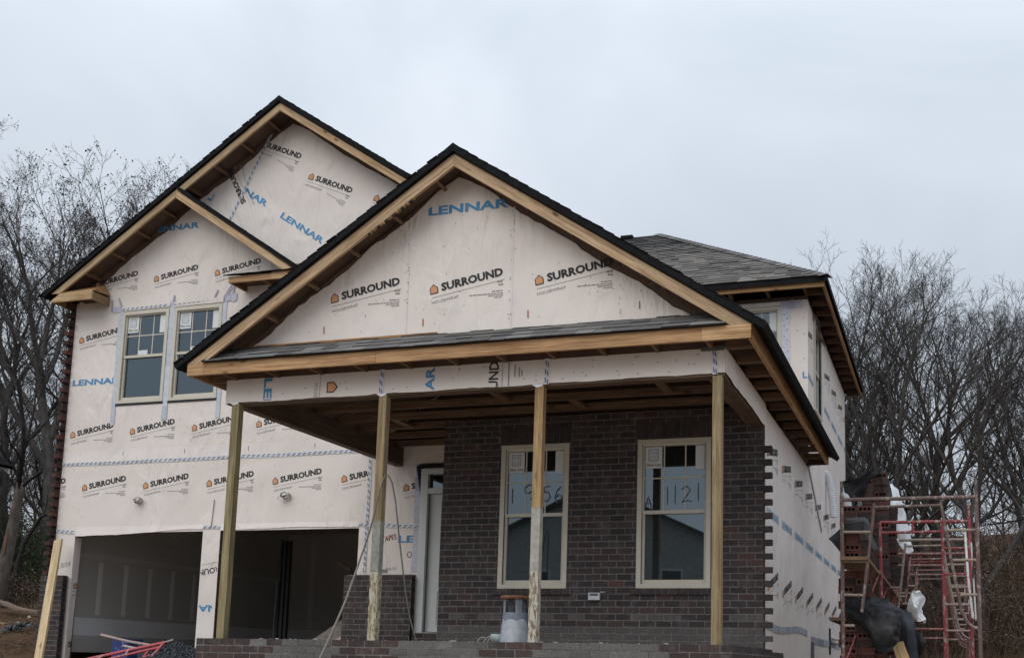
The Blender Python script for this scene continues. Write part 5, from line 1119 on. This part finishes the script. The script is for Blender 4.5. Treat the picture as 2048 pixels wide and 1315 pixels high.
# ------------------------------------------------------------------ things before and inside the garage
GX=random.Random(5); w=MB(); gc=W3(352,1325,.75)
def stone(p,s,c):
    a=Vector((GX.gauss(0,1),GX.gauss(0,1),GX.gauss(0,1))).normalized(); b=a.orthogonal().normalized(); d=a.cross(b); V=[p+a*s*GX.uniform(.7,1.3),p-a*s*GX.uniform(.7,1.3),p+b*s*GX.uniform(.5,1),p-b*s*GX.uniform(.5,1),p+d*s*GX.uniform(.4,.9),p-d*s*GX.uniform(.4,.9)]
    w.mesh(V,[(0,2,4),(2,1,4),(1,3,4),(3,0,4),(2,0,5),(1,2,5),(3,1,5),(0,3,5)],'gravel',c)
def mound(x,y): 
    r=math.hypot((x-gc.x)/1.0,(y-gc.y)/.75); return max(0,1-r)**.8*.50
gz=-.50
for _ in range(4200):
    x,y=gc.x+GX.uniform(-1.05,1.05),gc.y+GX.uniform(-.8,.8); h=mound(x,y)
    if h<=0: continue
    k=GX.uniform(.55,1.5); stone(Vector((x,y,gz+h+GX.uniform(-.02,.01))),GX.uniform(.010,.026),(.085*k,.095*k,.105*k))
n=30
vs=[(gc.x-1.05+2.1*i/n,gc.y-.8+1.6*j/n,gz-.02+mound(gc.x-1.05+2.1*i/n,gc.y-.8+1.6*j/n)*.97) for j in range(n+1) for i in range(n+1)]; w.mesh(vs,[(j*(n+1)+i,j*(n+1)+i+1,(j+1)*(n+1)+i+1,(j+1)*(n+1)+i) for j in range(n) for i in range(n)],'gravel',(.04,.045,.05))
o=w.build('gravel_pile'); o['kind']='stuff'; o['label']='heap of dark grey crushed stone in front of the garage pier'; o['category']='gravel'
t=thing('fallen_scaffold','pinkish red scaffold end frame lying on the gravel heap','scaffold frame',W3(300,1320,.5))
PK=(.55,.10,.12)
def tb(a,b,r=.021,col=PK,name='tube'): 
    w=MB(); w.tube([W3(*a),W3(*b)],r,'scaffold_paint',col,n=9); w.build(name,t)
tb((150,1322,.30),(331,1283,.55)); tb((331,1283,.55),(347,1278,.57),.016,(.3,.28,.28),'leg_pin'); tb((215,1317,.3),(318,1293,.52),.018); tb((328,1284,.54),(296,1320,.35),.020); tb((259,1296,.45),(250,1309,.4),.015,(.5,.3,.3)); tb((298,1298,.49),(283,1318,.4),.016); tb((285,1313,.4),(302,1309,.44),.014); tb((206,1309,.37),(196,1316,.35),.014,(.5,.4,.38))
w=MB(); w.tube([W3(202,1268,.7),W3(255,1281,.72),W3(306,1290,.75)],.021,'scaffold_paint',(.40,.30,.28),n=9); tag(w.build('scaffold_tube'),'loose greyish scaffold tube tilting up left above the blue tub','pipe')
w=MB(); w.tube([W3(246,1290,.62),W3(275,1296,.66)],.019,'scaffold_paint',(.5,.42,.4),n=9); tag(w.build('scaffold_tube'),'short pale scaffold tube between the blue tub and the red frame','pipe')
w=MB(); w.tube([W3(355,1296,.9),W3(391,1306,1.0)],.017,'scaffold_paint',(.45,.2,.2),n=9); tag(w.build('scaffold_tube'),'pinkish scaffold tube poking from the right of the gravel heap','pipe')
a=W3(227,1276,.95); b=W3(259,1276,.95); z0=-.5
tbn=thing('blue_tub','dark blue plastic tub standing in the left garage doorway','tub',((a.x+b.x)/2,1.05,z0))
w=MB(); cx=(a.x+b.x)/2; hw_=(b.x-a.x)/2; zt_=a.z
for s,(x0,x1,y0,y1) in enumerate(((cx-hw_,cx+hw_,.93,.945),(cx-hw_,cx+hw_,1.235,1.25),(cx-hw_,cx-hw_+.015,.946,1.234),(cx+hw_-.015,cx+hw_,.946,1.234))): w.box(x0,x1,y0,y1,z0,zt_,'blue_plastic')
w.build('body',tbn); w=MB()
for k in range(9): q=Vector((cx+rnd.uniform(-hw_,hw_)*.8,.928,zt_-rnd.uniform(.03,.2))); w.ob(q,(.003,0,.006),(0,.002,0),(.004,0,-.002),'foam_white',(.7,.75,.95))
w.build('splash',tbn)
a=W3(262,1287,1.2); w=MB(); w.box(a.x,a.x+.20,1.15,1.35,-.5,a.z,'mortar_coat',(.8,.82,.9)); w.box(a.x+.02,a.x+.24,1.2,1.5,a.z+.001,a.z+.03,'mortar_coat',(.55,.55,.5)); tag(w.build('cement_sack'),'grey cement sack beside the blue tub in the garage doorway','sack')
bz0=W3(575,1300,4.6).z; q=W3(575,1080,4.6)
w=MB()
for k in range(5): w.box(q.x-.11+.045*k,q.x-.075+.045*k,4.55+.03*(k%2),4.62+.03*(k%2),-.17,q.z-rnd.uniform(0,.05),'metal_dark',jit((.25,.25,.25),.4))
w.tube([(q.x-.13,4.52,-.17),(q.x-.10,4.5,1.2)],.012,'metal_dark',(1.5,1.5,1.6)); tag(w.build('rail_bundle'),'upright bundle of dark rails standing inside the right garage bay','metal rails')
w=MB(); A=[W3(612,1300,2.6),W3(708,1300,2.5),W3(708,1222,2.7)]; w.prism([W3(612,1281,2.6),W3(632,1273,2.6),W3(708,1221,2.75),W3(708,1268,2.6),W3(655,1290,2.5)],(0,.06,0),'mortar_coat',(.62,.56,.56)); w.prism([W3(650,1290,2.48),W3(708,1256,2.5),W3(708,1320,2.4),W3(640,1320,2.45)],(0,.04,0),'housewrap',(.55,.48,.48)); tag(w.build('folded_sheet'),'folded pinkish grey sheet slumped behind the brick wainscot in the right bay','sheet')
a=W3(676,1120,3.2); b=W3(702,1134,3.1); w=MB(); w.board(a,b,(0,0,-.09),(0,.04,0),'pine_dark'); tag(w.build('wood_offcut'),'short brown wood offcut high behind the right garage jamb','wood')
# ------------------------------------------------------------------ left bank litter, neighbours
w=MB(); Pp=[W3(-30,1200,8.2),W3(0,1207,8.1),W3(22,1217,8.0),W3(45,1222,8.0),W3(80,1226,7.9)]
for i in range(4): w.board(Pp[i],Pp[i+1],(0,.25,.02),(0,0,.05),'pine_dark',(1.3,1.35,1.4))
tag(w.build('curved_board'),'grey weathered board bent along the top of the dirt bank','board')
for k,(px,py,y,sx,col,lb) in enumerate(((4,1247,6.6,.14,(.8,.75,.6),'pale splintered board scrap at the left edge of the dirt bank'),(35,1245,6.8,.06,(1,1,1),'small pale wood chip in the middle of the dirt bank'),(58,1233,7.2,.05,(1,1,1),'small pale wood chip near the leaning plank'),(15,1253,6.2,.05,(1.1,1.1,1),'white paper scrap below the splintered board'))):
    q=W3(px,py,y); q.z=max(q.z,terrain(q.x,q.y)+.01); w=MB(); w.ob(q,(sx*.55,0,-.02),(0,.03,.01),(.006,0,.011),'pine_pale',(col[0]*.6,col[1]*.62,col[2]*.66)); tag(w.build('wood_scrap'),lb,'scrap')
w=MB(); q=W3(32,1266,5.6); rr=random.Random(4)
for k in range(90): 
    p=q+Vector((rr.gauss(0,.2),rr.uniform(-.2,.2),0)); p.z=terrain(p.x,p.y)+rr.uniform(.0,.10); s=rr.uniform(.012,.04); w.ob(p,(s,rr.uniform(-.02,.02),rr.uniform(-.03,.03)),(0,s*.8,.01),(rr.uniform(-.01,.01),0,s*.35),'mortar_coat',jit((.3,.33,.38),.3))
o=w.build('rubble'); o['kind']='stuff'; o['label']='patch of grey rubble on the brown dirt bank'; o['category']='rubble'
w=MB(); rr=random.Random(9)
for k in range(1500):
    px=rr.uniform(-120,175); y=rr.uniform(2.2,8.0); x=2.026+px_ray(px)*(y+13.006)
    if x>-12.9: continue
    p=Vector((x,y,terrain(x,y)+rr.uniform(-.01,.02))); s=rr.uniform(.008,.03)*(2 if rr.random()<.06 else 1); kk=rr.uniform(.5,1.5); c=rr.choice(((.075,.045,.026),(.09,.058,.036),(.06,.04,.027),(.11,.09,.065)))
    w.mesh([p+Vector((s*rr.uniform(.7,1.4),0,0)),p-Vector((s*rr.uniform(.7,1.4),0,0)),p+Vector((0,s,0)),p-Vector((0,s,0)),p+Vector((0,0,s*.9))],[(0,2,4),(2,1,4),(1,3,4),(3,0,4)],'leaf',(c[0]*kk,c[1]*kk,c[2]*kk))
for k in range(160):
    px=rr.uniform(-120,175); y=rr.uniform(3,8.2); x=2.026+px_ray(px)*(y+13.006)
    if x>-12.9: continue
    p=Vector((x,y,terrain(x,y)+.015)); a=rr.uniform(0,6.3); l=rr.uniform(.08,.35); w.tube([p,p+Vector((math.cos(a)*l,math.sin(a)*l,rr.uniform(0,.08)))],.006,'leaf',(.10,.08,.06),n=3,cap=False)
o=w.build('clods'); o['kind']='stuff'; o['label']='clods and twigs littering the brown dirt bank left of the garage'; o['category']='dirt clods'
C=W3(21,937,15); n_=thing('neighbour_house','neighbouring house whose grey roof corner with white trim enters at the left edge','house',(C.x-5,19,terrain(C.x-5,19)))
w=MB(); rzz=C.z+5*.62; 
w.prism([(C.x,15,C.z),(C.x-5,15,rzz),(C.x-5,15,rzz+.14),(C.x+.12,15,C.z+.07)],(0,-7,0),'roof_edge'); w.prism([(C.x-10,15,C.z),(C.x-5.0,15,rzz),(C.x-5.0,15,rzz+.14),(C.x-10.1,15,C.z+.07)],(0,-7,0),'roof_edge'); w.build('roof',n_)
w=MB(); w.prism([(C.x,14.93,C.z-.003),(C.x-5,14.93,rzz-.003),(C.x-5,14.93,rzz-.2),(C.x-.0,14.93,C.z-.17)],(0,.06,0),'roof_white'); w.prism([(C.x-10,14.93,C.z-.003),(C.x-5.0,14.93,rzz-.003),(C.x-5.0,14.93,rzz-.2),(C.x-10,14.93,C.z-.17)],(0,.06,0),'roof_white'); w.build('trim',n_)
w=MB(); w.box(C.x-9.3,C.x-.75,8.4,14.6,terrain(C.x-5,10)-1,C.z-.02,'siding'); w.prism([(C.x-9.3,14.4,C.z-.02),(C.x-.75,14.4,C.z-.02),(C.x-5,14.4,rzz-.1)],(0,.2,0),'siding'); w.build('wall',n_)
def across(cx,y,wd,zb,ze,label,col):
    t=thing('house_across_street',label,'house',(cx,y,zb)); w=MB(); w.box(cx-wd/2,cx+wd/2,y-9,y,zb,ze,'siding',col); w.prism([(cx-wd/2,y,ze),(cx+wd/2,y,ze),(cx,y,ze+wd*.22)],(0,-9,0),'siding',col); w.build('wall',t)
    w=MB(); 
    for s in (-1,1): w.prism([(cx+s*(wd/2+.4),y+.4,ze-.25),(cx,y+.4,ze+wd*.22+.05),(cx,y+.4,ze+wd*.22+.25),(cx+s*(wd/2+.4),y+.4,ze-.05)],(0,-9.8,0),'roof_edge',(3,3,3))
    w.build('roof',t)
    for x in (-.28,.05,.3):
        for z in (.12,.58):
            f=MB(); f.box(cx+x*wd-.1,cx+x*wd+1.1,y+.01,y+.05,zb+(ze-zb)*z+.5,zb+(ze-zb)*z+2.0,'roof_white'); f=f.build('window',t); g=MB(); g.box(cx+x*wd,cx+x*wd+1.0,y+.051,y+.055,zb+(ze-zb)*z+.6,zb+(ze-zb)*z+1.9,'gasket_and_shade',(2,2,2.4)); g.build('pane',f)
across(-16,-42,12.5,-2.2,6.3,'beige gabled house across the street, seen only as a reflection in the left porch window',(1,1,1)); across(-3.2,-43.5,11.5,-2.2,6.1,'grey gabled house across the street, reflected in the right porch window',(.9,.92,.95)); across(9,-42.5,11.5,-2.2,6.2,'tan gabled house across the street, reflected at the edge of the porch glass',(1.05,1,.9))
